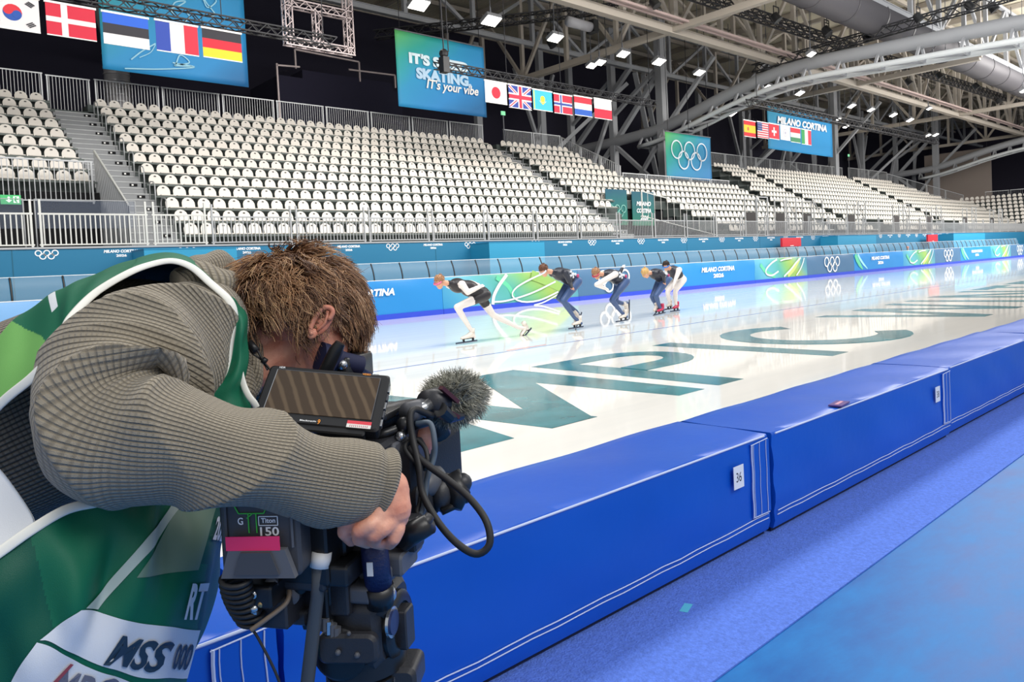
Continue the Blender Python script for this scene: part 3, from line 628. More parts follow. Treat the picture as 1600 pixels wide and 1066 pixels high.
# exit signs
def exit_sign(c,w,label,h=None):
    h=h or w*.5; t=thing('exit_sign',c,label,'exit sign'); b=MB(); x,y,z=c
    b.box((x-w/2,y,z-h/2),(x+w/2,y+.06,z+h/2),mat('exit_green',(60,170,100),.4,emit=.6)); b.build('sign_box',t); b=MB()
    mw=mat('exit_white',(235,250,240),.4,emit=.9); Y=y-.01
    b.prism([(x-w*.1,Y,z-h*.32),(x-w*.26,Y,z-h*.05),(x-w*.15,Y,z-h*.05),(x-w*.15,Y,z+h*.3),(x-w*.05,Y,z+h*.3),(x-w*.05,Y,z-h*.05),(x+w*.06,Y,z-h*.05)],(0,.005,0),mw)
    b.box((x+w*.12,Y,z-h*.35),(x+w*.4,Y+.005,z+h*.35),mw)
    mg=mat('exit_green',(60,170,100)); b.ball((x+w*.24,Y,z+h*.2),(.03,.012,.03),mg,8); b.bar((x+w*.24,Y-.004,z+h*.12),(x+w*.2,Y-.004,z-h*.1),.05,.05,mg); b.bar((x+w*.2,Y-.004,z-h*.1),(x+w*.3,Y-.004,z-h*.3),.03,.03,mg); b.bar((x+w*.26,Y-.004,z+h*.08),(x+w*.36,Y-.004,z),.025,.025,mg)
    b.build('running_figure_symbol',t); return t
exit_sign(at(17,312,1,25.6),.5,'green exit sign on the black panel at the left edge',.27)

for p,l in (((786,177),'small green exit light on a pole behind the flags'),((1326,243),'small green exit light on a pole above the far stand')):
    c=at(*p,1,33.3); t=thing('exit_light',c,l,'exit light'); b=MB(); b.box(c-(.16,.03,.12),c+(.16,.03,.12),mat('exit_green_soft',(120,200,150),.4,emit=.8)); b.build('lamp',t); b=MB(); b.bar(c-(0,0,.12),(c[0],c[1],8.4),.05,.05,M_steeld); b.build('pole',t)
# clear screens above the left front rail
for i,(a,c) in enumerate(((-1.8,.7),(.85,3.35),(3.6,6.0))):
    b=MB(); b.box((a,22.4,3.0),(c,22.41,3.75),mat('smoke_screen',(120,130,150),.1,alpha=.16)); b.bar((a,22.4,3.76),(c,22.4,3.76),.02,.02,M_steel)
    b.bar((a,22.41,2.46),(a,22.41,3.76),.03,.03,M_steel); b.bar((c,22.41,2.46),(c,22.41,3.76),.03,.03,M_steel)
    tag(b.build('wind_screen'),'clear plastic screen standing behind the white front rail, %s from the left edge'%ordw(i+1),'screen')
# teal banners beside the middle opening
def face_panel(name,x0,x1,z0,z1,y,m,label,cat,th=.04):
    t=thing(name,((x0+x1)/2,y,z0),label,cat); b=MB(); b.box((x0,y,z0),(x1,y+th,z1),m); b.build('cloth',t); return t
M_gt=gradient_mat('green_teal_print',[(0,(44,130,84)),(.5,(22,108,104)),(1,(14,76,104))],axis=(0,0,1),scale=.4,off=-1.2,noise=.5)
bx=[at(947,320,1,26.2)[0],at(980,320,1,26.2)[0],at(988,322,1,26.6)[0],at(1022,322,1,26.6)[0]]; bz0=at(985,352,1,26.4)[2]; bz1=at(985,298,1,26.4)[2]
t=face_panel('portal_banner',bx[0],bx[1],bz0,bz1,26.2,M_gt,'green and teal banner with pale rings left of the stand opening','banner'); b=MB(); rings_on(b,((bx[0]+bx[1])/2,26.17,(bz0+bz1)/2-.2),(1,0,0),(0,0,1),(bx[1]-bx[0])*.85,(0,-.003,0),mat('pale_print',(120,180,170),.6)); b.build('ring_emblem',t)
t=face_panel('portal_banner',bx[2],bx[3],bz0,bz1,26.6,M_gt,'teal banner with white city lettering right of the ringed one','banner'); b=MB()
for k,s in enumerate(('MILANO','CORTINA','2026')): text_on(b,s,(bx[2]+.35+.3*(k==2),26.57,(bz0+bz1)/2+.15-.4*k),((bx[3]-bx[2])*.66-.6*(k==2),0,0),(0,0,.26),M_text,.04,.2)
b.build('lettering',t)
# sloping handrail and clutter of the opening
railing((30.2,23.6,3.6),(35.5,22.6,2.5),1.35,'pale sloping railing at the opening in front of the teal banners',M_lightrail,nb=12,group=None)
for i,x in enumerate((38.6,42,45.5,52,60,67,76,84)):
    t=thing('access_tower',(x,22.3,2.46),'grey braced steel access frame before the distant stand, %s from the left'%ordw(i+1),'frame','access frames in front of the right stand'); b=MB()
    for dx in (0,1.2):
        for dy in (0,.75): b.bar((x+dx,21.95+dy,2.46),(x+dx,21.95+dy,4.7),.06,.06,M_galv)
    for z in (3.4,4.7):
        for dy in (0,.75): b.bar((x,21.95+dy,z),(x+1.2,21.95+dy,z),.05,.05,M_galv)
    b.bar((x,21.95,2.5),(x+1.2,21.95,3.4),.04,.04,M_galv); b.bar((x+1.2,21.95,3.4),(x,21.95,4.7),.04,.04,M_galv); b.build('frame',t)
    b=MB(); b.box((x+.1,22.66,2.5),(x+1.1,22.70,3.9),mat('access_dark',(60,56,56),.8)); b.build('backing_sheet',t)
# ============================================================ back wall, ceiling
b=MB(); b.box((-25,46,-.3),(150,46.2,21),M_curtain); struct(b.build('wall_back'))
b=MB(); b.box((-25,30,-.3),(-24.8,46,21),M_curtain); struct(b.build('wall_left'))
b=MB(); b.box((138,-10,-.3),(138.2,46,21),mat('end_wall',(60,56,72),.9)); struct(b.build('wall_end'))
b=MB(); b.box((112,30,2),(112.3,38,14),mat('beige_panel',(150,138,130),.8)); b.build('beige_partition'); tag(bpy.data.objects['beige_partition'],'tall beige wall panel at the far right behind the end stand','partition')
def corr():
    m=mat('roof_deck',(196,188,168),.75); nt=m.node_tree; bb=nt.nodes['Principled BSDF']; tc=nt.nodes.new('ShaderNodeTexCoord'); w=nt.nodes.new('ShaderNodeTexWave'); w.inputs['Scale'].default_value=1.3; w.bands_direction='X'
    nt.links.new(tc.outputs['Object'],w.inputs['Vector']); bp=nt.nodes.new('ShaderNodeBump'); bp.inputs['Distance'].default_value=.05; bp.inputs['Strength'].default_value=.6
    nt.links.new(w.outputs['Fac'],bp.inputs['Height']); nt.links.new(bp.outputs['Normal'],bb.inputs['Normal']); return m
b=MB(); b.box((-25,16,20.6),(150,46.2,20.8),corr()); struct(b.build('ceiling'))
b=MB()
for i in range(24): x=-20+7*i; b.bar((x,46,20.35),(x,16,20.35),.25,.4,M_roofwarm)
for i in range(8): y=18+4*i; b.bar((-25,y,20.2),(150,y,20.2),.2,.3,M_roofwarm)
tag(b.build('roof_purlins'),'grid of beige purlins under the corrugated roof deck','roof beams')
# ============================================================ roof steel
def truss_x(y,z,x0,x1,depth,step,label,w=.42,mm=None,off=0):
    mm=mm or M_roofwarm; t=thing('roof_truss',((x0+x1)/2,y,z),label,'roof truss'); 
    b=MB(); b.bar((x0,y,z),(x1,y,z),w,w*.85,mm); b.bar((x0,y-.02,z+w*.43),(x1,y-.02,z+w*.43),w*1.25,.04,mm); b.build('bottom_chord',t)
    b=MB(); b.bar((x0,y,z+depth),(x1,y,z+depth),w*.8,w*.7,mm); b.build('top_chord',t)
    b=MB(); n=int((x1-x0)/step)
    for i in range(n+1):
        x=x0+step*i; b.bar((x,y,z),(x,y,z+depth),.26,.26,mm,up=(0,1,0))
        if i<n: (b.bar((x,y,z),(x+step,y,z+depth),.2,.2,mm,up=(0,1,0)) if i%2 else b.bar((x+step,y,z),(x,y,z+depth),.2,.2,mm,up=(0,1,0)))
    b.build('web',t); return t
def truss_y(x,z,y0,y1,depth,step,label,w=.4,mm=None):
    mm=mm or M_roofwarm; t=thing('roof_truss',(x,(y0+y1)/2,z),label,'roof truss')
    b=MB(); b.bar((x,y0,z),(x,y1,z),w,w*.85,mm); b.build('bottom_chord',t)
    b=MB(); b.bar((x,y0,z+depth),(x,y1,z+depth),w*.8,w*.7,mm); b.build('top_chord',t)
    b=MB(); n=int(abs(y1-y0)/step); s=step*(1 if y1>y0 else -1)
    for i in range(n+1):
        y=y0+s*i; b.bar((x,y,z),(x,y,z+depth),.24,.24,mm,up=(1,0,0))
        if i<n: (b.bar((x,y,z),(x,y+s,z+depth),.2,.2,mm,up=(1,0,0)) if i%2 else b.bar((x,y+s,z),(x,y,z+depth),.2,.2,mm,up=(1,0,0)))
    b.build('web',t); return t
truss_x(24.4,14,-6,132,5.6,4.55,'long beige roof truss running lengthwise above the stands')
b=MB()
for dy in (-.9,-1.25):
    b.bar((12,24.4+dy,14.15),(132,24.4+dy,14.15),.12,.12,mat('cable_tray_pink',(170,150,146),.5))
tag(b.build('cable_tray'),'pair of slim pinkish service rails beside the long roof truss','cable tray')
for i,(x,ya,yb) in enumerate(((11.5,16,45),(34.55,16,45),(58,16,45),(81,16,45),(104,16,45))):
    truss_y(x,14.05,ya,yb,5.6,4.1,'beige cross truss of the roof spanning the hall, %s from the left'%ordw(i+1))
truss_x(36.5,16.5,-6,132,3.4,5.2,'rear lengthwise roof truss close to the dark back wall',.34,M_roofsteel)
truss_x(17.5,15.6,30,132,4.4,5,'grey lengthwise roof truss above the rink',.34,M_roofsteel)
truss_x(31,18.2,20,132,2,4,'thin lengthwise truss close under the roof deck',.25,M_roofwarm)
# arch girders and buttress frames
def buttress(X,arch,label1,label2,n=1):
    t=thing('steel_buttress',(X,36,0),label1,'steel frame')
    mm=M_roofsteel; b=MB(); 
    for y,w,top in ((33.6,.72,20),(38.4,.55,20),(43,.5,20)): b.bar((X,y,0),(X,y,top),w,w*.8,mm,up=(0,1,0)); 
    b.build('column',t); 
    b=MB()
    for (p,q,w) in (((X,33.6,6.5),(X,38.4,10.8),.34),((X,43,6.5),(X,38.4,10.8),.34),((X,38.4,5),(X,33.8,10.6),.3),((X,38.4,10.8),(X,34.0,15.2),.38),((X,43,10.8),(X,36.4,16.5),.38),((X,33.6,11),(X,29,15.5),.3),((X,33.6,16),(X,38.4,13),.3),((X,38.4,16),(X,43,13),.26),
                    ((X-4.8,38.4,5),(X,38.4,14),.3),((X-9,43,6),(X-1,36,15),.34),((X+5,38,8),(X,36,16),.34),((X+9,40,7),(X+1,36,16),.34),((X-9,40,16),(X-5,40,6),.26),((X-5,40,16),(X-9,40,6),.26),((X-11,42,0),(X-11,42,18),.5),((X-6.4,40,0),(X-6.4,40,19),.5)):
        b.bar(p,q,w,w*.8,mm)
    b.build('braces',t)
    if not arch: return
    t=thing('arch_girder',(X,24,12),label2,'arch girder')
    top=cr([(X,43,10.9),(X,38.4,11.0),(X,33.4,11.35),(X,27.4,12.75),(X,23.0,13.35),(X,16.9,13.1),(X,10.6,12.75),(X,4,12.2)],40)
    b=MB(); b.tube(top,.40,mm,14); 
    b.build('top_tube',t,smooth=True)
    for s in (-1,1):
        b=MB(); low=[p+np.array([s*.75,0,-1.05]) for p in top if p[1]<35.5]; low=[np.array(p) for p in low]; b.tube(low,.16,mat('arch_light_tube',(196,200,202),.45),10); b.build('bottom_tube',t,smooth=True)
    b=MB(); lo=[p for p in top if p[1]<35.5]
    for k in range(0,len(lo)-2,2):
        p,q=lo[k],lo[k+2]; a=p+np.array([-.75,0,-1.05]);c=p+np.array([.75,0,-1.05]); a2=q+np.array([-.75,0,-1.05]);c2=q+np.array([.75,0,-1.05])
        for u,v_ in ((a,c),(p,a),(p,c),(a,c2) ): b.bar(u,v_,.14,.14,mm)
    b.build('lattice',t)
buttress(46,True,'grey steel buttress columns and braces behind the ring banner','grey three-tube arch girder springing from behind the ring banner')
buttress(74.5,False,'distant grey steel buttress right of the second flag banner','')
buttress(103,True,'distant grey steel buttress at the far right end','distant grey three-tube arch girder at the far right')
# air duct
t=thing('air_duct',(45,18.6,15.7),'fat dark grey air duct crossing the roof at upper right','duct'); b=MB()
dr=.95; b.tube([(20,18.2,15.1),(132,18.2,15.1)],dr,mat('duct_grey',(74,72,76),.55,.2),24); b.build('duct_shell',t,smooth=True)
b=MB()
for x in range(22,130,4): b.tube([(x,18.2,15.1),(x+.12,18.2,15.1)],dr+.03,mat('duct_seam',(60,58,62),.5),24)
smooth_by(b.build('duct_seams',t))
b=MB(); b.tube([(9.0,35,2),(9.0,35,12.2),(9.0,36,13.5)],.5,mat('duct_light',(150,148,150),.4,.4),20)
for k in range(30): b.tube([(9.0,35,3+.3*k),(9.0,35,3.05+.3*k)],.53,mat('duct_light',(150,148,150)),20)
tag(smooth_by(b.build('vertical_air_duct')),'ribbed silver vertical air duct behind the top railing at left','duct')
# box trusses (rigging)
def box_truss(name,p,q,s,mm,label,r=.03,up=(0,0,1),parent=None):
    p=np.array(p,float);q=np.array(q,float);d=nrm(q-p);a=nrm(np.cross(d,up));c=np.cross(a,d);L=np.linalg.norm(q-p);b=MB()
    C4=[(-1,-1),(1,-1),(1,1),(-1,1)]
    for i,j in C4: b.bar(p+a*i*s/2+c*j*s/2,q+a*i*s/2+c*j*s/2,r*2,r*2,mm)
    n=max(2,int(L/s))
    for k in range(n):
        for f in range(4):
            (i,j),(i2,j2)=C4[f],C4[(f+1)%4]
            if k%2: i,j,i2,j2=i2,j2,i,j
            b.bar(p+d*L*k/n+a*i*s/2+c*j*s/2,p+d*L*(k+1)/n+a*i2*s/2+c*j2*s/2,r*1.3,r*1.3,mm)
    if label and q[2]<12:
        for k in range(0,5): e=p+(q-p)*(.03+.235*k); b.bar(e,(e[0],e[1],20.3),.025,.025,mm)
    o=b.build(name,parent)
    if label: tag(o,label,'truss')
    return o
box_truss('rigging_truss',(-2,25.3,10.25),(14.2,25.3,10.25),.34,M_dark,'black box truss carrying the flags at the upper left',.022)
box_truss('rigging_truss',(18.9,25.3,10.1),(34,25.3,10.1),.30,M_dark,'black box truss carrying the middle row of flags',.022)
box_truss('rigging_truss',(44,25.3,11.35),(78,25.3,11.35),.42,M_dark,'distant black box truss carrying the right-hand flags')
box_truss('rigging_truss',(20,22,14.8),(100,20,14.8),.45,M_dark,'black lighting truss running along the rink below the roof',.035)
box_truss('rigging_truss',(46,26,13.9),(46,8,14.4),.5,M_dark,'black cable truss lying on top of the arch girder',.035)
box_truss('rigging_truss',(34,27,16),(24,38,15.6),.45,M_dark,'short black truss at the roof above the city banner',.035)
t=thing('truss_frame',(16,30,12),'silver box-truss frame hanging above the stand between the two big banners','truss frame')
Mal=mat('alloy',(205,190,190),.35,.5)
for p,q in (((14.6,30,15.4),(14.6,30,11.5)),((17.55,30,15.4),(17.55,30,11.5)),((14.4,30,13.25),(17.75,30,13.25)),((14.4,30,11.6),(17.75,30,11.6)),((16.0,30,13.2),(16.0,30,11.7)),((14.4,30,15.3),(17.75,30,15.3))):
    box_truss('truss_bar',p,q,.32,Mal,None,.025,up=(0,1,0),parent=t)
t=thing('curtained_platform',(22,40,11),'dark curtained platform with pale handrails below the silver truss frame','platform'); b=MB(); b.box((18.7,40,0),(27,44,13.0),mat('platform_navy',(30,28,50),.9)); b.box((20.2,40.02,13.0),(26.4,44,13.5),mat('platform_navy',(30,28,50),.9)); b.build('curtain',t)
b=MB()
for p,q in (((19.8,40,13.5),(19.8,40,14.6)),((19.8,40,14.6),(24.0,40,14.5)),((24,40,14.5),(24,40,13.3)),((18.6,39.9,9),(18.6,39.9,13.6)),((18.6,39.9,13.5),(20,39.9,13.6)),((23.2,39.9,13.9),(26.5,39.9,14.0)),((26.5,39.9,14.0),(26.5,39.9,13.2))): b.bar(p,q,.09,.09,mat('alloy',(205,190,190)))
b.build('handrail',t)
# ============================================================ banners
def banner(x0,x1,z0,z1,y,stops,label,ax=(.6,0,-.8),sc=.17,off=0,ns=.3):
    t=thing('hanging_banner',((x0+x1)/2,y,z0),label,'banner'); nx,nz=24,14; vs=[]
    for s in (0,.02):
        for i in range(nx+1):
            for j in range(nz+1):
                x=x0+(x1-x0)*i/nx; vs.append((x,y+s+.02*math.sin(2.2*x)*math.sin(j/nz*2.5),z0+(z1-z0)*j/nz))
    n=(nx+1)*(nz+1); g=lambda i,j:i*(nz+1)+j; fs=[]
    for i in range(nx):
        for j in range(nz): fs+= [(g(i,j),g(i+1,j),g(i+1,j+1),g(i,j+1)),(n+g(i,j+1),n+g(i+1,j+1),n+g(i+1,j),n+g(i,j))]
    for i in range(nx): fs+=[(g(i,0),n+g(i,0),n+g(i+1,0),g(i+1,0)),(g(i+1,nz),n+g(i+1,nz),n+g(i,nz),g(i,nz))]
    for j in range(nz): fs+=[(g(0,j+1),n+g(0,j+1),n+g(0,j),g(0,j)),(g(nx,j),n+g(nx,j),n+g(nx,j+1),g(nx,j+1))]
    m=gradient_mat('banner_print_%d'%int(x0),stops,axis=ax,scale=sc,off=off,noise=.25,nscale=ns)
    # object coordinates start at the banner's own corner
    b=MB(); b.add(vs,fs,m); b.build('cloth',t,smooth=True)
    b=MB(); b.bar((x0,y,z1+.03),(x1,y,z1+.03),.06,.06,M_steeld); 
    for x in (x0+.3,(x0+x1)/2,x1-.3): b.bar((x,y,z1),(x,y,z1+ (20-z1)),.025,.025,M_dark)
    b.build('hanging_bar',t); return t
GB=[(0,(96,186,96)),(.22,(40,160,150)),(.45,(36,142,188)),(.8,(36,128,190)),(1,(24,98,150))]
def gb(x0,z1,sc=.16): # offset so the green corner is at top left
    return -(.6*x0-.8*z1)*sc
t=banner(7.75,13.55,9.93,14.6,32,[(0,(40,130,140)),(.3,(44,150,170)),(.5,(36,142,196)),(.8,(36,138,200)),(1,(22,96,150))],'large blue banner with white line drawings behind the left flags',off=gb(7.75,14.6,.14)+.0,sc=.14)
b=MB(); y=31.94; n=(0,-1,0)
q=lambda pts:[at(px,py,1,y) for px,py in pts]
for pts,w in (([(205,93),(222,80),(243,68)],.05),([(218,90),(235,82),(243,70)],.03),([(275,100),(282,86),(296,98),(272,102),(300,104)],.05),([(195,107),(250,108),(304,105),(270,98)],.05),([(268,12),(275,3),(290,2),(280,9),(268,14),(272,24)],.05),([(318,0),(325,12),(338,2),(330,-6),(320,0),(336,22),(325,25)],.05),([(290,18),(296,26),(290,34)],.04)):
    ribbon(b,cr(q(pts),22),w,n,mat('pale_line',(150,205,225),.6))
b.build('line_drawings',t)
t=banner(21.4,27.3,9.95,13.85,32,GB,'blue and green banner reading its speed skating its your vibe',off=gb(21.4,13.85)-.02)
b=MB(); y=31.93
text_on(b,"IT'S SPEED",(22.15,y,12.25),(3.95,0,0),(0,0,.58),mat('banner_white',(214,232,240),.6),.06,.0)
text_on(b,"SKATING.",(22.55,y,11.5),(3.7,0,0),(0,0,.6),mat('banner_white2',(176,206,230),.6),.06)
text_on(b,"IT's your vibe",(23.15,y-.03,10.92),(3.55,0,0),(0,0,.66),M_white,.02,.25); b.build('lettering',t)
b=MB(); p=at(694,95,1,24.9); b.ball(p+(0,0,.3),(.2,.2,.2),M_black,10); b.box(p-(.16,.16,.5),p+(.16,.16,.15),M_black); b.bar(p+(0,0,.4),p+(-.1,0,6),.04,.04,M_dark); b.bar(p+(.25,0,.4),p+(.2,0,6),.03,.03,M_dark); tag(b.build('hanging_speaker'),'black hanging loudspeaker and cable in front of the speed skating banner','speaker')
t=banner(41.3,46.7,6.9,10.0,30,GB,'square green and blue banner with five white rings by the buttress',off=gb(41.3,10.0,.15),sc=.15)
b=MB(); rings_on(b,(43.95,29.93,8.55),(1,0,0),(0,0,1),4.3,(0,-.006,0),mat('ring_white',(224,236,244),.6),th=.055); b.build('ring_emblem',t)
t=banner(56.7,68.4,10.1,13.6,31,[(0,(36,140,170)),(.3,(36,140,196)),(.7,(40,140,200)),(1,(24,96,150))],'distant blue banner with white city lettering behind the right flags',off=gb(56.7,13.6,.08),sc=.08)
b=MB(); text_on(b,'MILANO CORTINA',(58.2,30.93,12.3),(9,0,0),(0,0,.62),M_text,.05,.2); b.build('lettering',t)
# ============================================================ flags
FR=(200,40,62);FWt=(218,214,214)
def flag(px0,px1,kind,label,pyt,y=25,zt=None,w=None):
    p0=at(px0,pyt[0],1,y);p1=at(px1,pyt[1],1,y); x0,x1=p0[0],p1[0]; zt=(p0[2]+p1[2])/2; W=x1-x0;H=W*.71
    t=thing('national_flag',((x0+x1)/2,y,zt),label,'flag'); col=lambda c:mat('flag_%d_%d_%d'%c,c,.75)
    b=MB(); L=[0]
    def P(a,c): return (x0+a*W,y+.02*math.sin(7*a+x0),zt-c*H)
    def poly(pts,c,k=None):
        L[0]+=1; th=.004*L[0]
        # densify so the patch follows the cloth
        Q=[]
        for i in range(len(pts)):
            a,c2=np.array(pts[i]),np.array(pts[(i+1)%len(pts)]); 
            for s in range(3): Q.append(a+(c2-a)*s/3)
        vs=[(x0+a*W,y-th,zt-c_*H) for a,c_ in Q]+[(x0+a*W,y+th,zt-c_*H) for a,c_ in Q]; n=len(Q)
        cx=sum(q[0] for q in Q)/n; cz=sum(q[1] for q in Q)/n
        fs=[tuple(range(n)),tuple(range(n,2*n))[::-1]]+[(i,n+i,n+(i+1)%n,(i+1)%n) for i in range(n)]
        b.add(vs,fs,col(c))
    rect=lambda a,c,a2,c2,cc:poly([(a,c),(a2,c),(a2,c2),(a,c2)],cc)
    disc=lambda cx,cy,r,cc,a0=0,a1=2*math.pi,n=16:poly([(cx+r*H/W*math.cos(q),cy+r*math.sin(q)) for q in np.linspace(a0,a1,n+1)[:n if a1-a0>6 else n+1]],cc)
    def stripes(cs,vert=False):
        n=len(cs)
        for i,c in enumerate(cs):
            L[0]=i*0
            (rect(i/n,0,(i+1)/n,1,c) if vert else rect(0,i/n,1,(i+1)/n,c))
    K=(48,46,52); 
    if kind=='kr':
        rect(0,0,1,1,FWt); disc(.5,.5,.25,(206,46,58)); disc(.5,.5,.25,(40,80,160),0.4,math.pi+.4); disc(.5-.125*H/W*.92,.5-.05,.125,(206,46,58)); L[0]-=.7; disc(.5+.125*H/W*.92,.5+.05,.125,(40,80,160))
        for sx in (-1,1):
            for sy in (-1,1):
                for k in (-1,0,1):
                    c=np.array([.5+sx*.33,.5+sy*.31]); d=nrm((sx*.8,sy*1.0)); nn=np.array([-d[1],d[0]]); cc=c+d*k*.045
                    poly([cc+nn*.075-d*.013,cc+nn*.075+d*.013,cc-nn*.075+d*.013,cc-nn*.075-d*.013],K); L[0]-=.7
    elif kind in('dk','no'):
        rect(0,0,1,1,FR); rect(.30,0,.43 if kind=='dk' else .46,1,FWt); L[0]-=.7; rect(0,.42 if kind=='dk' else .38,1,.58 if kind=='dk' else .62,FWt)
        if kind=='no': rect(.34,0,.42,1,(50,70,140)); L[0]-=.7; rect(0,.44,1,.56,(50,70,140))
    elif kind=='ee': stripes([(44,96,200),(50,48,54),FWt])
    elif kind=='fr': stripes([(48,72,160),FWt,(218,48,66)],True)
    elif kind=='it': stripes([(50,150,80),FWt,(218,48,66)],True)
    elif kind=='de': stripes([(50,48,54),(206,40,56),(232,196,48)])
    elif kind=='jp': rect(0,0,1,1,FWt); disc(.5,.5,.29,(206,36,56))
    elif kind=='nl': stripes([(206,44,60),FWt,(40,84,168)])
    elif kind=='hu': stripes([(206,44,60),FWt,(60,130,90)])
    elif kind=='pl': stripes([FWt,(220,40,60)])
    elif kind=='kz':
        rect(0,0,1,1,(60,168,208)); rect(.03,.03,.09,.97,(190,200,90)); L[0]-=.7; disc(.5,.42,.17,(232,210,60)); L[0]-=.7
        poly([(.3,.5),(.5,.72),(.7,.5),(.5,.62)],(232,210,60))
    elif kind=='gb':
        B=(44,64,140); rect(0,0,1,1,B)
        for (a,c) in (((0,0),(1,1)),((0,1),(1,0))):
            a,c=np.array(a,float),np.array(c,float); d=nrm(c-a); nn=np.array([-d[1],d[0]]); 
            poly([a+nn*.06+d*.05,c+nn*.06-d*.05,c-nn*.06-d*.05,a-nn*.06+d*.05],FWt)
            poly([a+nn*.022+d*.05,c+nn*.022-d*.05,c-nn*.022-d*.05,a-nn*.022+d*.05],(206,44,66))
        rect(.40,0,.60,1,FWt); L[0]-=.7; rect(0,.34,1,.66,FWt); rect(.44,0,.56,1,(206,44,66)); L[0]-=.7; rect(0,.41,1,.59,(206,44,66))
    elif kind=='es': rect(0,0,1,.26,(206,44,50)); L[0]=0; rect(0,.26,1,.74,(236,190,50)); L[0]=0; rect(0,.74,1,1,(206,44,50)); disc(.35,.5,.12,(200,110,60))
    elif kind=='us':
        rect(0,0,1,1,FWt)
        for k in range(7): rect(0,k*2/13,1,(k*2+1)/13,(200,56,72)); L[0]-=.7
        L[0]+=1; rect(0,0,.42,.54,(60,72,130))
        for i in range(4):
            for j in range(3): disc(.07+.095*i,.1+.16*j,.022,FWt,n=6); L[0]-=.7
    elif kind=='ch': rect(0,0,1,1,(212,40,56)); rect(.44,.2,.56,.8,FWt); L[0]-=.7; rect(.27,.42,.73,.58,FWt)
    elif kind=='wh': rect(0,0,1,1,FWt); disc(.5,.5,.28,(190,190,200)); disc(.5,.5,.22,FWt); disc(.5,.5,.1,(170,170,190))
    b.build('cloth',t,fix=False)
    b=MB(); b.bar((x0-.03,y,zt+.03),(x1+.03,y,zt+.03),.05,.06,M_white); b.bar((x0,y,zt-H-.01),(x1,y,zt-H-.01),.03,.03,M_white)
    for x in (x0+.05,x1-.05): b.bar((x,y,zt+.05),(x,y+.1,10.25 if zt<10.3 else zt+.6),.015,.015,M_dark)
    b.build('batten',t); return t
flag(-27,60,'kr','white flag with red and blue disc, leftmost on the truss',(-17,3))
flag(70,148,'dk','red flag with white off-centre cross, second from the left',(3,16))
flag(159,231,'ee','blue black and white striped flag over the large banner',(18,31))
flag(242,308,'fr','blue white and red vertical tricolour flag on the large banner',(32,43))
flag(315,376,'de','black red and gold striped flag on the large banner',(44,54))
flag(757,791,'jp','white flag with a red disc right of the speed skating banner',(126,132))
flag(794,829,'gb','blue flag with red and white crossed stripes beside the white red-disc flag',(133,138))
flag(832,862,'kz','sky blue flag with a yellow sun',(140,145))
flag(865,893,'no','red flag with a white-edged blue cross',(147,151))
flag(897,924,'nl','red white and blue horizontal striped flag',(150,155))
flag(928,955,'pl','white over red flag at the right end of its row',(154,159))
flag(1162,1180,'es','small distant red and yellow striped flag',(188,191))
flag(1183,1200,'us','small distant red and white striped flag with blue corner',(191,193))
flag(1201,1217,'ch','small distant red flag with a white cross',(193,196))
flag(1219,1234,'wh','small distant white flag with a faint emblem',(196,198))
flag(1235,1250,'hu','small distant red white and green horizontal striped flag',(199,202))
flag(1252,1267,'it','small distant green white and red vertical striped flag',(202,205))
# ============================================================ floodlights
def lamp(px,py,y,z,label,s=.5):
    c=at(px,py,2,z) if y is None else at(px,py,1,y)
    t=thing('floodlight',c,label,'floodlight','floodlights under the roof'); b=MB(); d=nrm(np.array([-.1,-.45,-1]))
    a=np.array([1.,0,0]); e=nrm(np.cross(d,a))
    b.rbox(c-d*.12,a*s*.5,e*s*.36,d*.10,.04,mat('lamp_body',(120,122,126),.5,.3)); b.bar(c-d*.2,c-d*.2+(0,0,.5),.06,.06,M_steeld); b.bar(c-d*.2+(0,0,.5),(c[0],c[1],20.6 if c[1]>16 else c[2]+1.4),.03,.03,M_steeld); b.build('housing',t)
    b=MB(); b.obox(c,a*s*.46,e*s*.32,d*.01,mat('lamp_face',(255,250,240),.4,emit=9)); b.build('lens',t); return t
L=[(655,8,.62),(768,33,.62),(868,60,.55),(974,85,.5),(925,103,.45),(938,98,.45),(1030,97,.55),(1093,114,.5),(1250,146,.5),(1331,166,.5),(1361,172,.45),(1396,180,.5),(1422,188,.5),(1322,198,.45),(1311,186,.4),(1450,212,.5),(1462,211,.5),(1452,170,.35),(1268,85,.4),(1480,90,.6),(1460,93,.5),(1200,137,.5),(1600,142,.5),(1543,247,.6),(1143,178,.6)]
for i,(px,py,s) in enumerate(L): lamp(px,py,None,13.2 if py<205 and px<1440 else 13.4,'bright floodlight hanging under the roof, %s in order from the left'%ordw(1+sorted(l[0] for l in L).index(px)),s*1.5)
def spot(px,py,z,label,s=.35):
    c=at(px,py,2,z); b=MB(); b.lathe(c,(.2,-.5,-.85),[(-.3,.12),(-.25,.2),(.15,.24),(.2,.26),(.2,.01)],M_black,14); b.bar(c+(-.28,0,.1),c+(-.28,0,.6),.04,.04,M_black); b.bar(c+(.28,0,.1),c+(.28,0,.6),.04,.04,M_black); b.bar(c+(-.28,0,.6),c+(.28,0,.6),.05,.05,M_black); b.bar(c+(0,0,.6),(c[0],c[1],20.6 if c[1]>16 else c[2]+1.1),.03,.03,M_black)
    tag(smooth_by(b.build('stage_light')),label,'stage light','black stage lights on the rigging')
SP=[(1023,5),(1213,28),(1292,52),(1355,60),(1435,28),(1515,10),(1552,12),(1580,40),(1292,48),(1420,128),(1468,118),(1560,158),(1525,135),(1595,190),(862,68),(1330,80)]
for i,(px,py) in enumerate(SP): spot(px,py,14.3,'black stage light clamped high on the rigging, %s in order from the left'%ordw(1+sorted(range(len(SP)),key=lambda k:SP[k]).index(i)))
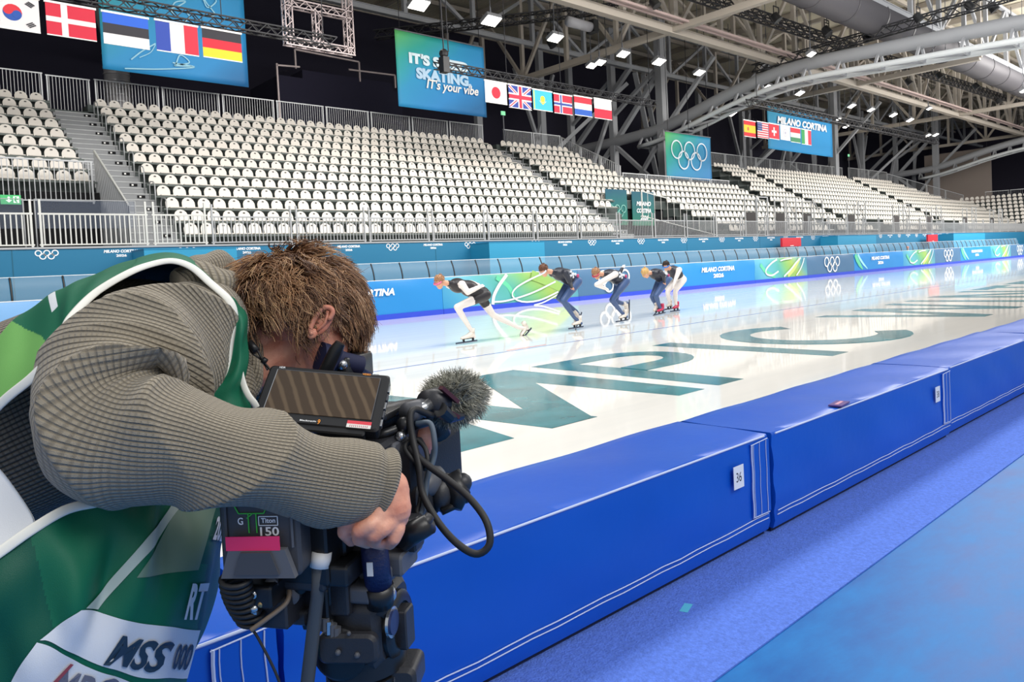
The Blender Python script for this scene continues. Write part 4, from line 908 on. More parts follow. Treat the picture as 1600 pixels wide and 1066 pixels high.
t=thing('projector',at(905,38,2,15),'grey rolled projector housing on the short black truss','projector'); c=at(905,38,2,14.8); b=MB(); b.bar(c-(.5,0,0),(c[0]-.5,c[1],20.6),.03,.03,M_dark); b.bar(c+(.5,0,0),(c[0]+.5,c[1],20.6),.03,.03,M_dark); b.tube([c-(.9,0,0),c+(.9,0,0)],.28,mat('projector_grey',(170,170,176),.4),16); b.build('housing',t,smooth=True); b=MB(); b.box(c+(.9,-.3,-.3),c+(1.3,.3,.4),M_black); b.build('end_unit',t)
# ============================================================ figures
def icos(sub=3):
    bm=bmesh.new(); bmesh.ops.create_icosphere(bm,subdivisions=sub,radius=1); vs=np.array([v.co[:] for v in bm.verts]); fs=[tuple(v.index for v in f.verts) for f in bm.faces]; bm.free(); return vs,fs
ICO=icos(3)
def fuse(name,caps,ells,voxel,parent,smooth=6,grow=0,decim=None):
    """one continuous skin grown from tapered limbs (a,b,ra,rb,mat) and rounded masses (c,(rx,ry,rz),axes3x3,mat)"""
    mb=MB(); M=M_white
    for a,c,ra,rc,m in caps:
        a=np.array(a,float);c=np.array(c,float); d=nrm(c-a)
        k=7; pts=[];rs=[]
        mb.tube([a,c],[ra,rc],M,16); mb.ball(a,ra,M,14); mb.ball(c,rc,M,14)
    for c,r3,A,m in ells:
        vs=ICO[0]*np.array(r3); vs=vs@(np.eye(3) if A is None else np.asarray(A)); mb.add(vs+np.array(c),ICO[1],M)
    o=mb.build(name,None,fix=True)
    md=o.modifiers.new('r','REMESH'); md.mode='VOXEL'; md.voxel_size=voxel; md.use_smooth_shade=True
    ms=o.modifiers.new('s','SMOOTH'); ms.factor=.5; ms.iterations=smooth
    dg=bpy.context.evaluated_depsgraph_get(); dg.update(); me=bpy.data.meshes.new_from_object(o.evaluated_get(dg)); old=o.data
    o.modifiers.clear(); o.data=me; bpy.data.meshes.remove(old); me.name=name
    n=len(me.polygons); cen=np.empty(n*3); me.polygons.foreach_get('center',cen); cen=cen.reshape(n,3)
    best=np.full(n,1e9); idx=np.zeros(n,int); mats=[]
    def mi(m):
        if m not in mats: mats.append(m)
        return mats.index(m)
    for a,c,ra,rc,m in caps:
        a=np.array(a,float);c=np.array(c,float);ab=c-a;L=max(ab@ab,1e-9); t=np.clip(((cen-a)@ab)/L,0,1); d=np.linalg.norm(cen-(a+t[:,None]*ab),axis=1)-(ra+(rc-ra)*t)
        k=d<best; best[k]=d[k]; idx[k]=mi(m)
    for c,r3,A,m in ells:
        A=np.eye(3) if A is None else np.asarray(A); q=((cen-np.array(c))@A.T)/np.array(r3); l=np.linalg.norm(q,axis=1); d=(l-1)*min(r3)
        k=d<best; best[k]=d[k]; idx[k]=mi(m)
    me.materials.clear()
    for m in mats: me.materials.append(m)
    me.polygons.foreach_set('material_index',idx.astype(np.int32)); me.polygons.foreach_set('use_smooth',[True]*n); me.update()
    if parent is not None: adopt(o,parent)
    return o
def frame(x,z):     # rows: x forward, y left, z up
    x=nrm(x);z=np.asarray(z,float);z=nrm(z-x*np.dot(z,x));y=np.cross(z,x);return np.array([x,y,z])
def head_parts(c,fwd,up,s,skin,lip=None):
    A=frame(fwd,up); P=lambda x,y,z:np.array(c)+s*(np.array([x,y,z])@A)
    e=[(P(-.012,0,.03),(.098*s,.077*s,.093*s),A,skin),(P(.035,0,-.03),(.062*s,.062*s,.085*s),A,skin),(P(.055,0,-.085),(.038*s,.042*s,.03*s),A,skin),(P(.088,0,-.02),(.022*s,.012*s,.02*s),A,skin),
       (P(.075,0,.035),(.025*s,.055*s,.018*s),A,skin),(P(.082,0,-.062),(.016*s,.026*s,.012*s),A,lip or skin),(P(.03,.05,-.02),(.045*s,.022*s,.03*s),A,skin),(P(.03,-.05,-.02),(.045*s,.022*s,.03*s),A,skin)]
    for sy in (1,-1): e.append((P(-.005,sy*.078,-.005),(.018*s,.009*s,.032*s),A,skin))
    cp=[(P(.085,0,.03),P(.104,0,-.022),.010*s,.014*s,skin),(P(-.0,.055,-.03),P(.05,.03,-.09),.022*s,.02*s,skin),(P(-.0,-.055,-.03),P(.05,-.03,-.09),.022*s,.02*s,skin)]
    return e,cp,A,P
def head_hair(name,P,A,s,m,parent,n=260,L=.05,cover=-.2):
    # hair cap grown of short overlapping locks
    mb=MB(); vs=[];  rs=np.random.RandomState(n)
    cap=[]; N=18
    for i in range(9):
        a=math.pi*.60*i/8
        for j in range(N):
            t=2*math.pi*j/N; x,y,z=math.sin(a)*math.cos(t),math.sin(a)*math.sin(t),math.cos(a)
            lim=.62 if x>0 else .62
            k=1.0
            if x>.55: k=.97
            cap.append(P(-.016+.106*x*k,.085*y,.034+.102*z - (.0 if x<.3 else .0)))
    fs=[(i*N+j,(i+1)*N+j,(i+1)*N+(j+1)%N,i*N+(j+1)%N) for i in range(8) for j in range(N)]
    # lower edge at the forehead is lifted by squeezing rows in front
    mb.add(cap,fs,m)
    for q in range(n):
        a=math.acos(1-rs.rand()*1.25); t=rs.rand()*2*math.pi; x,y,z=math.sin(a)*math.cos(t),math.sin(a)*math.sin(t),math.cos(a)
        if x>.6 and z<.35: continue
        p=P(-.016+.108*x,.087*y,.034+.104*z); flow=np.array([x*.6+.3,y*.6,z-.9])@A; nrml=np.array([x,y,z])@A; tg=nrm(flow-nrml*np.dot(flow,nrml)+.15*rs.randn(3))
        l=L*s*(.4+.6*rs.rand()); mb.tube([p-nrml*.003,p+tg*l*.5+nrml*.003*s,p+tg*l+nrml*.002*s],[.006*s,.005*s,.001*s],m,4)
    return mb.build(name,parent,smooth=True)
SKIN=mat('skin_far',(226,170,142),.5); S_white=mat('suit_white',(240,234,230),.45); S_black=mat('suit_black',(44,42,46),.4); S_navy=mat('suit_navy',(66,92,138),.45); S_dark=mat('suit_charcoal',(46,50,62),.4)
def skate(parent,heel,toe,down,boot,blade,lab=None):
    heel=np.array(heel,float);toe=np.array(toe,float);d=nrm(toe-heel);dn=nrm(np.array(down)-d*np.dot(down,d)); heel=heel-dn*.075;toe=toe-dn*.075; sd=np.cross(d,dn); b=MB()
    L=np.linalg.norm(toe-heel); up=-dn
    vs=[]; N=12
    for k,(t,hw,ht,base) in enumerate(((-.02,.030,.13,0),(.12,.042,.135,0),(.32,.043,.12,0),(.5,.044,.085,0),(.72,.048,.062,0),(.92,.042,.05,0),(1.02,.02,.035,0))):
        c=heel+d*L*t
        for j in range(N):
            q=2*math.pi*j/N; vs.append(c+sd*hw*math.cos(q)+up*(ht/2+ht/2*math.sin(q)))
    fs=[(i*N+j,i*N+(j+1)%N,(i+1)*N+(j+1)%N,(i+1)*N+j) for i in range(6) for j in range(N)]+[tuple(range(N))[::-1],tuple(range(6*N,7*N))]
    b.add(vs,fs,boot); b.tube([heel+up*.10+d*.03,heel+up*.18+d*.03],[.046,.048],boot,12); o=b.build('skate_boot',parent,smooth=True,fix=True)
    b=MB(); s=heel-d*.07+dn*.055;e=toe+d*.13+dn*.055
    b.bar(s,e,.010,.018,mat('blade_tube',(54,66,92),.3,.6),up=up); b.bar(s+dn*.014,e+dn*.014,.003,.022,mat('blade_steel',(150,160,175),.2,.9),up=up)
    b.bar(heel+d*.02,heel+d*.03+dn*.05,.03,.03,M_black,up=d); b.bar(toe-d*.05,toe-d*.06+dn*.05,.03,.03,M_black,up=d); b.bar(heel-d*.0+dn*.0,toe-d*.04,.05,.012,M_black,up=up)
    b.build('blade',o); return o
def mitt(wr,dr,pn,m,s=1.0):  # far hand: palm and five fingers as limbs of the body
    dr=nrm(dr);pn=nrm(np.array(pn)-dr*np.dot(pn,dr));sd=np.cross(dr,pn);wr=np.array(wr,float);o=[(wr,wr+dr*.07*s,.026*s,.034*s,m)]
    for k,l in enumerate((.065,.075,.07,.055)): a=wr+dr*.08*s+sd*(k-1.5)*.019*s; o+=[(a,a+dr*l*.5*s+pn*.008,.011*s,.010*s,m),(a+dr*l*.5*s+pn*.008,a+dr*l*.85*s+pn*.03*s,.010*s,.008*s,m)]
    o.append((wr+dr*.03*s-sd*.025*s,wr+dr*.07*s-sd*.055*s+pn*.02,.013*s,.010*s,m)); return o
def skater(y,J,label,spec):
    """J: photo points of the joints; near side limbs lie nearer the camera (smaller y)"""
    Q=lambda k,dy=0:at(J[k][0],J[k][1],1,y+dy+(J[k][2] if len(J[k])>2 else 0))
    base=at(*J['ground'],2,0); t=thing('speed_skater',(base[0],y,0),label,'person')
    t.name='person'
    leg,top,arm,skin=spec['leg'],spec['top'],spec['arm'],SKIN; short=spec.get('shorts',leg)
    hip=Q('hip');sh=Q('shoulder');neck=Q('neck');hd=Q('head'); body_dir=nrm(sh-hip); side=np.array([0,1.,0])
    caps=[];ells=[]
    mid=(hip+sh)/2+np.array([0,0,.045]); n1=np.array([0,0,1.])
    A=frame(body_dir,n1)
    ells+=[(hip+body_dir*.03,(.17,.17,.16),A,short),(mid-np.array([0,0,.02]),(.22,.165,.155),A,top),(sh-body_dir*.05,(.16,.19,.14),A,top)]
    caps+=[(hip,mid,.13,.125,top),(mid,sh,.125,.12,top),(sh+body_dir*.02,neck,.075,.058,spec.get('collar',top)),(neck,hd-nrm(hd-neck)*.05,.055,.052,skin)]
    for sd,dy in (('n',-.10),('f',.10)):
        h=hip+side*dy; k=Q('knee_'+sd,dy*1.0);a=Q('ankle_'+sd,dy*.7); th=h+(k-h)*.45
        caps+=[(h,th,.105,.092,short if 'shorts' in spec else leg),(th,k,.090,.062,leg),(k,k+(a-k)*.35,.060,.060,leg),(k+(a-k)*.35,a,.058,.038,spec.get('shin',leg))]
        g=Q('heel_'+sd,dy*.7);to=Q('toe_'+sd,dy*.7); dn=spec.get('down_'+sd,(0,0,-1)); bt=spec['boot'] if isinstance(spec['boot'],tuple)==False else spec['boot'][0 if sd=='n' else 1]
        caps.append((a,g+(-np.array(nrm(dn)))*.09,.038,.040,spec.get('shin',leg)))
        s0=sh+side*dy*1.9; e0=Q('elbow_'+sd,dy*(2.6 if sd=='n' and spec.get('tuck_n',True) else 2.1)); w0=Q('hand_'+sd,dy*((1.9 if sd=='n' else .3) if spec.get('tuck_'+sd,True) else 2.0))
        ar=spec.get('arm_'+sd,arm)
        ells.append((s0,(.075,.075,.075),None,ar)); caps+=[(s0,e0,.070,.054,ar),(e0,w0,.054,.038,ar)]
        gl=spec.get('glove',SKIN); 
        caps+=mitt(w0,nrm(w0-e0),(0,.3,-1) ,gl,.95)
        skate(t,g,to,dn,bt,None)
    fwd=spec['face']; e,cp,HA,P=head_parts(hd,fwd,spec['headup'],1.0,skin); ells+=e;caps+=cp
    fuse('body',caps,ells,.016,t,3)
    head_hair('hair',P,HA,1.0,spec['hair'],t,160,spec.get('hairlen',.04))
    b=MB()
    for s in (1,-1): b.ball(P(.078,s*.032,.012),.013,M_white,8,HA); b.ball(P(.086,s*.032,.012),.007,M_black,6,HA)
    b.build('eyes',t,smooth=True)
    if 'glasses' in spec:
        b=MB(); pts=[P(.045,.078,.02),P(.09,.062,.012),P(.112,.03,.010),P(.116,0,.012),P(.112,-.03,.010),P(.09,-.062,.012),P(.045,-.078,.02)]
        b.tube(cr(pts,14),.017,spec['glasses'],6); b.tube([P(-.01,.084,.02),pts[0]],.004,M_black,5); b.tube([P(-.01,-.084,.02),pts[-1]],.004,M_black,5); o=b.build('sunglasses',t,smooth=True)
    if spec.get('patches'):
        b=MB(); nvec=np.array([-.1,-1,.25]); base=mid+np.array([0,-.155,.02])
        for (u,v_,r,mm) in spec['patches']: b.ball(mid+body_dir*u+np.array([0,-.158,0])+A[2]*v_,(r,.022,r),mm,10,frame(body_dir,A[2]))
        b.build('suit_print',t,smooth=True)
    if 'braid' in spec: b=MB(); b.tube([P(-.06,-.05,.06),P(-.02,-.092,.0),P(.03,-.09,-.05),P(.05,-.06,-.09)],[.02,.022,.018,.01],spec['hair'],8); b.build('braid',t,smooth=True)
    return t
Hb=mat('hair_brown_far',(112,76,58),.6); Hr=mat('hair_sandy_far',(176,134,100),.6); Hy=mat('hair_blond_far',(226,190,128),.6); Hd=mat('hair_dark_far',(58,46,42),.6)
B_w=mat('boot_white',(236,228,218),.4); B_r=mat('boot_red',(200,50,90),.4)
pw=mat('print_white',(225,230,240),.5); pp=mat('print_pink',(190,70,120),.5)
PT=[(-.02,.02,.045,pw),(.05,.05,.03,pw),(-.09,.05,.03,pw),(.03,-.03,.03,pw),(-.05,-.03,.025,pw),(.11,0,.03,mat('print_steel',(130,140,160),.4)),(-.17,.05,.04,pp)]
skater(10.75,dict(ground=(745,538),head=(687,441),neck=(700,443),shoulder=(712,445),hip=(754,461),knee_n=(714,480),ankle_n=(736,516),heel_n=(741,534),toe_n=(721,537),
   knee_f=(770,492),ankle_f=(810,512),heel_f=(828,517),toe_f=(817,530),elbow_n=(731,457),hand_n=(750,448),elbow_f=(735,442),hand_f=(744,444)),
   'leading speed skater in black suit with white sleeves and leggings, pushing off',
   dict(leg=S_white,shorts=S_black,top=S_black,arm=S_white,boot=B_w,face=(-.93,-.28,-.42),headup=(-.35,0,.93),hair=Hr,glasses=mat('lens_pink',(226,110,150),.15),hairlen=.035,down_f=(.80,0,-.55),tuck_n=True,glove=S_white))
skater(10.6,dict(ground=(902,518),head=(850,423),neck=(862,425),shoulder=(873,427),hip=(897,440),knee_n=(880,470),ankle_n=(897,496),heel_n=(908,512),toe_n=(895,514),
   knee_f=(873,466),ankle_f=(901,487),heel_f=(908,493),toe_f=(903,507),elbow_n=(890,440),hand_n=(893,448),elbow_f=(893,430),hand_f=(897,447)),
   'second speed skater, brown-haired, in black top and blue leggings with white headband strap',
   dict(leg=S_navy,top=S_dark,arm=S_dark,boot=B_w,face=(-.78,-.25,-.6),headup=(-.55,0,.83),hair=Hb,glasses=pw,patches=PT,shin=S_navy,down_f=(.9,0,-.2)))
skater(10.75,dict(ground=(974,507),head=(932,428),neck=(942,428),shoulder=(951,429),hip=(972,440),knee_n=(956,469),ankle_n=(971,488),heel_n=(979,501),toe_n=(968,503),
   knee_f=(961,471),ankle_f=(976,475),heel_f=(984,473),toe_f=(984,490),elbow_n=(932,445),hand_n=(946,451),elbow_f=(967,430),hand_f=(972,420)),
   'third speed skater with sandy hair, one white-gloved arm raised behind the back',
   dict(leg=S_navy,top=S_dark,arm=S_dark,arm_n=S_white,boot=B_w,face=(-.72,-.3,-.6),headup=(-.6,0,.8),hair=Hr,glasses=mat('lens_rose',(190,70,90),.15),patches=PT,glove=S_white,down_f=(1,0,0),tuck_n=False,tuck_f=False))
skater(11.25,dict(ground=(1031,494),head=(1009,427),neck=(1017,426),shoulder=(1023,427),hip=(1037,437),knee_n=(1025,462),ankle_n=(1031,481),heel_n=(1037,490),toe_n=(1028,492),
   knee_f=(1019,464),ankle_f=(1026,479),heel_f=(1030,484),toe_f=(1024,491),elbow_n=(1037,430),hand_n=(1038,440),elbow_f=(1036,428),hand_f=(1042,430)),
   'fourth speed skater, blond, in dark top and blue leggings with one red boot',
   dict(leg=S_navy,top=S_dark,arm=S_dark,boot=(B_r,B_w),face=(-.6,-.35,-.72),headup=(-.65,0,.75),hair=Hy,patches=PT,hairlen=.06,braid=1))
skater(11.6,dict(ground=(1057,490),head=(1041,416),neck=(1047,420),shoulder=(1052,422),hip=(1062,437),knee_n=(1055,455),ankle_n=(1056,475),heel_n=(1060,486),toe_n=(1052,487),
   knee_f=(1043,456),ankle_f=(1046,474),heel_f=(1049,483),toe_f=(1042,484),elbow_n=(1056.5,434),hand_n=(1053,444),elbow_f=(1044,436),hand_f=(1042,446)),
   'last speed skater with dark hair and blue goggles, white sleeves and leggings',
   dict(leg=S_white,top=S_dark,arm=S_white,boot=(B_r,B_w),face=(-.85,-.35,-.35),headup=(-.3,0,.95),hair=Hd,glasses=mat('lens_blue',(60,130,220),.15),tuck_n=False,tuck_f=False,glove=S_white))
# coach behind the far screens
c=at(1418,388,1,20.0); t=thing('person',(c[0],20,0),'distant person in dark clothes with orange cap behind the far screens','person')
dk=mat('dark_cloth',(46,44,50),.8); x,yy,z=c
caps=[((x,yy,z-.15),(x,yy,z-.35),.06,.16,SKIN),((x,yy,z-.35),(x,yy,z-.8),.20,.18,dk),((x-.22,yy,z-.35),(x-.34,yy-.1,z-.62),.07,.06,dk),((x-.34,yy-.1,z-.62),(x-.2,yy-.35,z-.7),.055,.04,dk),((x+.22,yy,z-.35),(x+.3,yy-.1,z-.62),.07,.06,dk),((x+.3,yy-.1,z-.62),(x+.2,yy-.35,z-.7),.055,.04,dk),((x-.1,yy,z-.8),(x-.1,yy,.1),.1,.07,dk),((x+.1,yy,z-.8),(x+.1,yy,.1),.1,.07,dk),((x-.1,yy,.06),(x-.1,yy-.2,.05),.06,.05,dk),((x+.1,yy,.06),(x+.1,yy-.2,.05),.06,.05,dk)]
caps+=mitt((x-.2,yy-.35,z-.7),(.6,-.8,0),(0,0,-1),SKIN)+mitt((x+.2,yy-.35,z-.7),(-.6,-.8,0),(0,0,-1),SKIN)
e,cp,HA,P=head_parts((x,yy,z),(-.7,-.6,-.2),(0,0,1),1.0,SKIN)
fuse('body',caps+cp,e,.03,t,2)
b=MB(); b.ball(P(-.01,0,.06),(.115,.095,.08),mat('cap_orange',(236,120,60),.7),12,HA); b.build('cap',t,smooth=True)
# ============================================================ camera operator
def waffle(name,c1,c2,fu=170,fv=170,wu=1,wv=.35,depth=.0028,turn=None):
    m=bpy.data.materials.new(name); m.use_nodes=True; nt=m.node_tree; b=nt.nodes['Principled BSDF']; b.inputs['Roughness'].default_value=.9; b.inputs['Specular IOR Level'].default_value=.2
    b.inputs['Sheen Weight'].default_value=.25
    uv=nt.nodes.new('ShaderNodeUVMap'); sp=nt.nodes.new('ShaderNodeSeparateXYZ'); nt.links.new(uv.outputs[0],sp.inputs[0])
    def sine(o,f):
        a=nt.nodes.new('ShaderNodeMath'); a.operation='MULTIPLY'; a.inputs[1].default_value=f*2*math.pi; nt.links.new(sp.outputs[o],a.inputs[0])
        s=nt.nodes.new('ShaderNodeMath'); s.operation='SINE'; nt.links.new(a.outputs[0],s.inputs[0])
        q=nt.nodes.new('ShaderNodeMapRange'); q.inputs[1].default_value=-1; q.inputs[2].default_value=0.1; nt.links.new(s.outputs[0],q.inputs[0]); return q
    A=sine(0,fu);B=sine(1,fv)
    B2=nt.nodes.new('ShaderNodeMapRange'); B2.inputs[3].default_value=1-wv; nt.links.new(B.outputs[0],B2.inputs[0])
    A2=nt.nodes.new('ShaderNodeMapRange'); A2.inputs[3].default_value=1-wu; nt.links.new(A.outputs[0],A2.inputs[0])
    mu=nt.nodes.new('ShaderNodeMath'); mu.operation='MULTIPLY'; nt.links.new(A2.outputs[0],mu.inputs[0]); nt.links.new(B2.outputs[0],mu.inputs[1])
    if turn:
        m2=nt.nodes.new('ShaderNodeMath'); m2.operation='MULTIPLY'
        A3=nt.nodes.new('ShaderNodeMapRange'); A3.inputs[3].default_value=1-wv; nt.links.new(A.outputs[0],A3.inputs[0]); nt.links.new(A3.outputs[0],m2.inputs[0]); nt.links.new(B.outputs[0],m2.inputs[1])
        tr=nt.nodes.new('ShaderNodeMapRange'); tr.inputs[1].default_value=turn[0]; tr.inputs[2].default_value=turn[1]; nt.links.new(sp.outputs[1],tr.inputs[0])
        mm=nt.nodes.new('ShaderNodeMix'); nt.links.new(tr.outputs[0],mm.inputs[0]); nt.links.new(m2.outputs[0],mm.inputs[2]); nt.links.new(mu.outputs[0],mm.inputs[3]); mu=mm
    mx=nt.nodes.new('ShaderNodeMix'); mx.data_type='RGBA'; mx.inputs[6].default_value=lin(c1); mx.inputs[7].default_value=lin(c2); nt.links.new(mu.outputs[0],mx.inputs[0]); nt.links.new(mx.outputs[2],b.inputs['Base Color'])
    n=nt.nodes.new('ShaderNodeTexNoise'); n.inputs['Scale'].default_value=900; tc=nt.nodes.new('ShaderNodeTexCoord'); nt.links.new(tc.outputs['Object'],n.inputs['Vector'])
    ad=nt.nodes.new('ShaderNodeMath'); ad.operation='MULTIPLY_ADD'; ad.inputs[1].default_value=.35; nt.links.new(n.outputs['Fac'],ad.inputs[0]); nt.links.new(mu.outputs[0],ad.inputs[2])
    bp=nt.nodes.new('ShaderNodeBump'); bp.inputs['Strength'].default_value=.9; bp.inputs['Distance'].default_value=depth; nt.links.new(ad.outputs[0],bp.inputs['Height']); nt.links.new(bp.outputs['Normal'],b.inputs['Normal']); return m
def sheet(name,G,nu,nv,m,parent,disp=None,thick=.003,flip=False):
    """cloth through a grid of space points, with real thickness; returns object and surface function"""
    G=np.asarray(G,float); R,Cc=G.shape[:2]
    A=np.stack([cr(G[i],nu) for i in range(R)]); S=np.stack([cr(A[:,j],nv) for j in range(nu)],1)   # nv x nu
    du=np.gradient(S,axis=1); dv=np.gradient(S,axis=0); N=np.cross(du,dv); N/=np.linalg.norm(N,axis=2)[...,None]+1e-12
    if flip: N=-N
    if disp is not None:
        uu,vv=np.meshgrid(np.linspace(0,1,nu),np.linspace(0,1,nv)); S=S+N*disp(uu,vv)[...,None]
        du=np.gradient(S,axis=1); dv=np.gradient(S,axis=0); N=np.cross(du,dv); N/=np.linalg.norm(N,axis=2)[...,None]+1e-12
        if flip:N=-N
    Lu=np.concatenate([[0],np.cumsum(np.linalg.norm(np.diff(S[nv//2],axis=0),axis=1))]); Lv=np.concatenate([[0],np.cumsum(np.linalg.norm(np.diff(S[:,nu//2],axis=0),axis=1))])
    n=nu*nv; vs=np.concatenate([S.reshape(-1,3),(S-N*thick).reshape(-1,3)]); g=lambda i,j:i*nu+j; fs=[]
    for i in range(nv-1):
        for j in range(nu-1):
            f=(g(i,j),g(i,j+1),g(i+1,j+1),g(i+1,j)); 
            if flip: f=f[::-1]
            fs.append(f)
    top=len(fs); fs+=[tuple(n+q for q in f[::-1]) for f in fs]
    for i in range(nv-1): 
        for j in (0,nu-1): a,c=g(i,j),g(i+1,j); fs.append((a,c,n+c,n+a))
    for j in range(nu-1):
        for i in (0,nv-1): a,c=g(i,j),g(i,j+1); fs.append((a,c,n+c,n+a))
    me=bpy.data.meshes.new(name); me.from_pydata([tuple(v) for v in vs],[],fs); ml=m if isinstance(m,list) else [m]
    for q in ml: me.materials.append(q)
    uvl=me.uv_layers.new(name='UVMap'); li=np.empty(len(me.loops),int); me.loops.foreach_get('vertex_index',li); U=np.tile(Lu,nv);W=np.repeat(Lv,nu); uvv=np.stack([U,W],1); uvv=np.concatenate([uvv,uvv]); uvl.data.foreach_set('uv',uvv[li].ravel())
    me.polygons.foreach_set('use_smooth',[True]*len(me.polygons)); me.update(); o=bpy.data.objects.new(name,me); COL.objects.link(o); adopt(o,parent)
    def at_uv(u,v,off=0):
        x=min(max(u,0),1)*(nu-1);y=min(max(v,0),1)*(nv-1);i,j=min(int(y),nv-2),min(int(x),nu-2);a,c=y-i,x-j
        f=lambda Q:(1-a)*((1-c)*Q[i,j]+c*Q[i,j+1])+a*((1-c)*Q[i+1,j]+c*Q[i+1,j+1])
        return f(S)+f(N)*off
    return o,at_uv,S
def loft(name,path,rad,nseg,nr,m,parent,disp=None,ell=1.0,capend=True,v0=0):
    P=cr(path,nseg);Rr=cr(np.array(rad)[:,None],nseg)[:,0]; up=nrm(-cF*.9+cU*.1); vs=[];prev=None;Ls=[0];Ts=[]
    for i in range(nseg):
        d=nrm(P[min(i+1,nseg-1)]-P[max(i-1,0)]); a=(up if prev is None else prev); a=nrm(a-d*np.dot(a,d)); prev=a; c=np.cross(d,a)
        if i: Ls.append(Ls[-1]+np.linalg.norm(P[i]-P[i-1]))
        for j in range(nr):
            t=2*math.pi*j/nr; q=math.cos(t)*a*ell+math.sin(t)*c; r=Rr[i]
            if disp is not None: r=r+disp(i/(nseg-1),t)
            vs.append(P[i]+q*r)
    fs=[(i*nr+j,(i+1)*nr+j,(i+1)*nr+(j+1)%nr,i*nr+(j+1)%nr) for i in range(nseg-1) for j in range(nr)]; nf=len(fs)
    if capend: fs+=[tuple(range(nr)),tuple(range((nseg-1)*nr,nseg*nr))[::-1]]
    me=bpy.data.meshes.new(name); me.from_pydata([tuple(v) for v in vs],[],fs); me.materials.append(m); uvl=me.uv_layers.new(name='UVMap'); uvs=[]
    circ=2*math.pi*float(np.mean(Rr))
    for f in fs[:nf]:
        js=[q%nr for q in f]; w=(0 in js and nr-1 in js)
        for q in f: jj=q%nr; jj=nr if (w and jj==0) else jj; uvs+= [circ*jj/nr,Ls[q//nr]]
    for f in fs[nf:]: uvs+=[0,0]*len(f)
    uvl.data.foreach_set('uv',uvs); me.polygons.foreach_set('use_smooth',[True]*len(me.polygons)); me.update(); 
    o=bpy.data.objects.new(name,me); COL.objects.link(o)
    bm=bmesh.new(); bm.from_mesh(me); bmesh.ops.recalc_face_normals(bm,faces=bm.faces); bm.to_mesh(me); bm.free()
    adopt(o,parent); return o,np.array(vs).reshape(nseg,nr,3)
op=thing('person',(-.08,1.50,0),'camera operator in grey-brown ribbed fleece and green media bib bending over the camera','person')
SK=bpy.data.materials.new('skin'); SK.use_nodes=True; _b=SK.node_tree.nodes['Principled BSDF']; nt=SK.node_tree
_b.inputs['Roughness'].default_value=.48; _b.inputs['Subsurface Weight'].default_value=.12; _b.inputs['Subsurface Radius'].default_value=(.01,.004,.002); _b.inputs['Subsurface Scale'].default_value=.5
n=nt.nodes.new('ShaderNodeTexNoise'); n.inputs['Scale'].default_value=26; n.inputs['Detail'].default_value=6; tc=nt.nodes.new('ShaderNodeTexCoord'); nt.links.new(tc.outputs['Object'],n.inputs['Vector']); r=nt.nodes.new('ShaderNodeValToRGB'); r.color_ramp.elements[0].position=.32; r.color_ramp.elements[0].color=lin((202,122,98)); r.color_ramp.elements[1].position=.68; r.color_ramp.elements[1].color=lin((232,172,146)); nt.links.new(n.outputs['Fac'],r.inputs['Fac']); nt.links.new(r.outputs['Color'],_b.inputs['Base Color'])
n2=nt.nodes.new('ShaderNodeTexNoise'); n2.inputs['Scale'].default_value=260; nt.links.new(tc.outputs['Object'],n2.inputs['Vector']); bp=nt.nodes.new('ShaderNodeBump'); bp.inputs['Strength'].default_value=.25; bp.inputs['Distance'].default_value=.002; nt.links.new(n2.outputs['Fac'],bp.inputs['Height']); nt.links.new(bp.outputs['Normal'],_b.inputs['Normal'])
# --- skeleton points
pel=np.array([-.08,1.50,.98]); chest=V(150,610,1.16); shc=V(300,520,1.20)
hdc=V(470,515,1.245); fwd=nrm(.64*cR-.46*cU+.62*cF); upv=nrm(cU+.42*cF+.16*cR)
e,cp,HA,HP=head_parts(hdc,fwd,upv,.935,SK,mat('lips',(190,104,92),.5))
caps=list(cp);ells=list(e)
tors=mat('undershirt',(50,46,42),.9)
caps+=[(pel,chest,.10,.115,tors),(chest,shc,.125,.09,tors),(shc,V(375,540,1.21),.07,.060,SK),(V(370,540,1.21),V(440,520,1.245),.060,.062,SK),(V(400,572,1.20),V(455,540,1.235),.045,.055,SK)]
shR=V(285,520,1.07); elR=V(150,672,.90); wrR=V(592,758,.955)
shL=V(360,520,1.34); elL=V(470,700,1.36); wrL=V(592,684,1.24)
caps+=[(shR,elR,.055,.045,tors),(elR,wrR,.043,.028,tors),(shL,elL,.055,.045,tors),(elL,wrL,.042,.028,tors)]
hipR=pel+np.array([.02,-.10,-.03]);hipL=pel+np.array([.02,.10,-.03]); knR=np.array([-.04,1.36,.52]);knL=np.array([.03,1.62,.52]);anR=np.array([-.14,1.34,.09]);anL=np.array([-.10,1.62,.09])
for a,c,d in ((hipR,knR,anR),(hipL,knL,anL)): caps+=[(a,c,.09,.06,tors),(c,d,.058,.042,tors),(d+(0,0,-.03),d+(.14,0,-.05),.04,.035,tors)]
# right hand: fist closed on the pan handle
def chain(pts,rs): 
    P=[V(*p) for p in pts]; return [(P[i],P[i+1],rs[i],rs[i+1],SK) for i in range(len(P)-1)]
caps+=chain([(586,756,.955),(604,770,.945),(614,795,.935)],[.030,.030,.024])+chain([(596,742,.955),(616,758,.95),(622,785,.945)],[.018,.018,.014])
caps+=chain([(600,768,.945),(592,806,.925)],[.026,.022])+chain([(608,765,.94),(620,808,.945)],[.020,.016])
caps+=chain([(590,800,.925),(562,806,.915),(540,816,.915),(538,832,.922),(549,845,.935)],[.0138,.0104,.0100,.0092,.0078])
caps+=chain([(600,808,.922),(580,820,.905),(562,830,.905),(561,842,.915),(574,848,.93)],[.0138,.0104,.0100,.0092,.0078])
caps+=chain([(611,812,.926),(598,826,.910),(585,836,.908),(584,845,.92),(597,850,.935)],[.014,.011,.0104,.0094,.008])
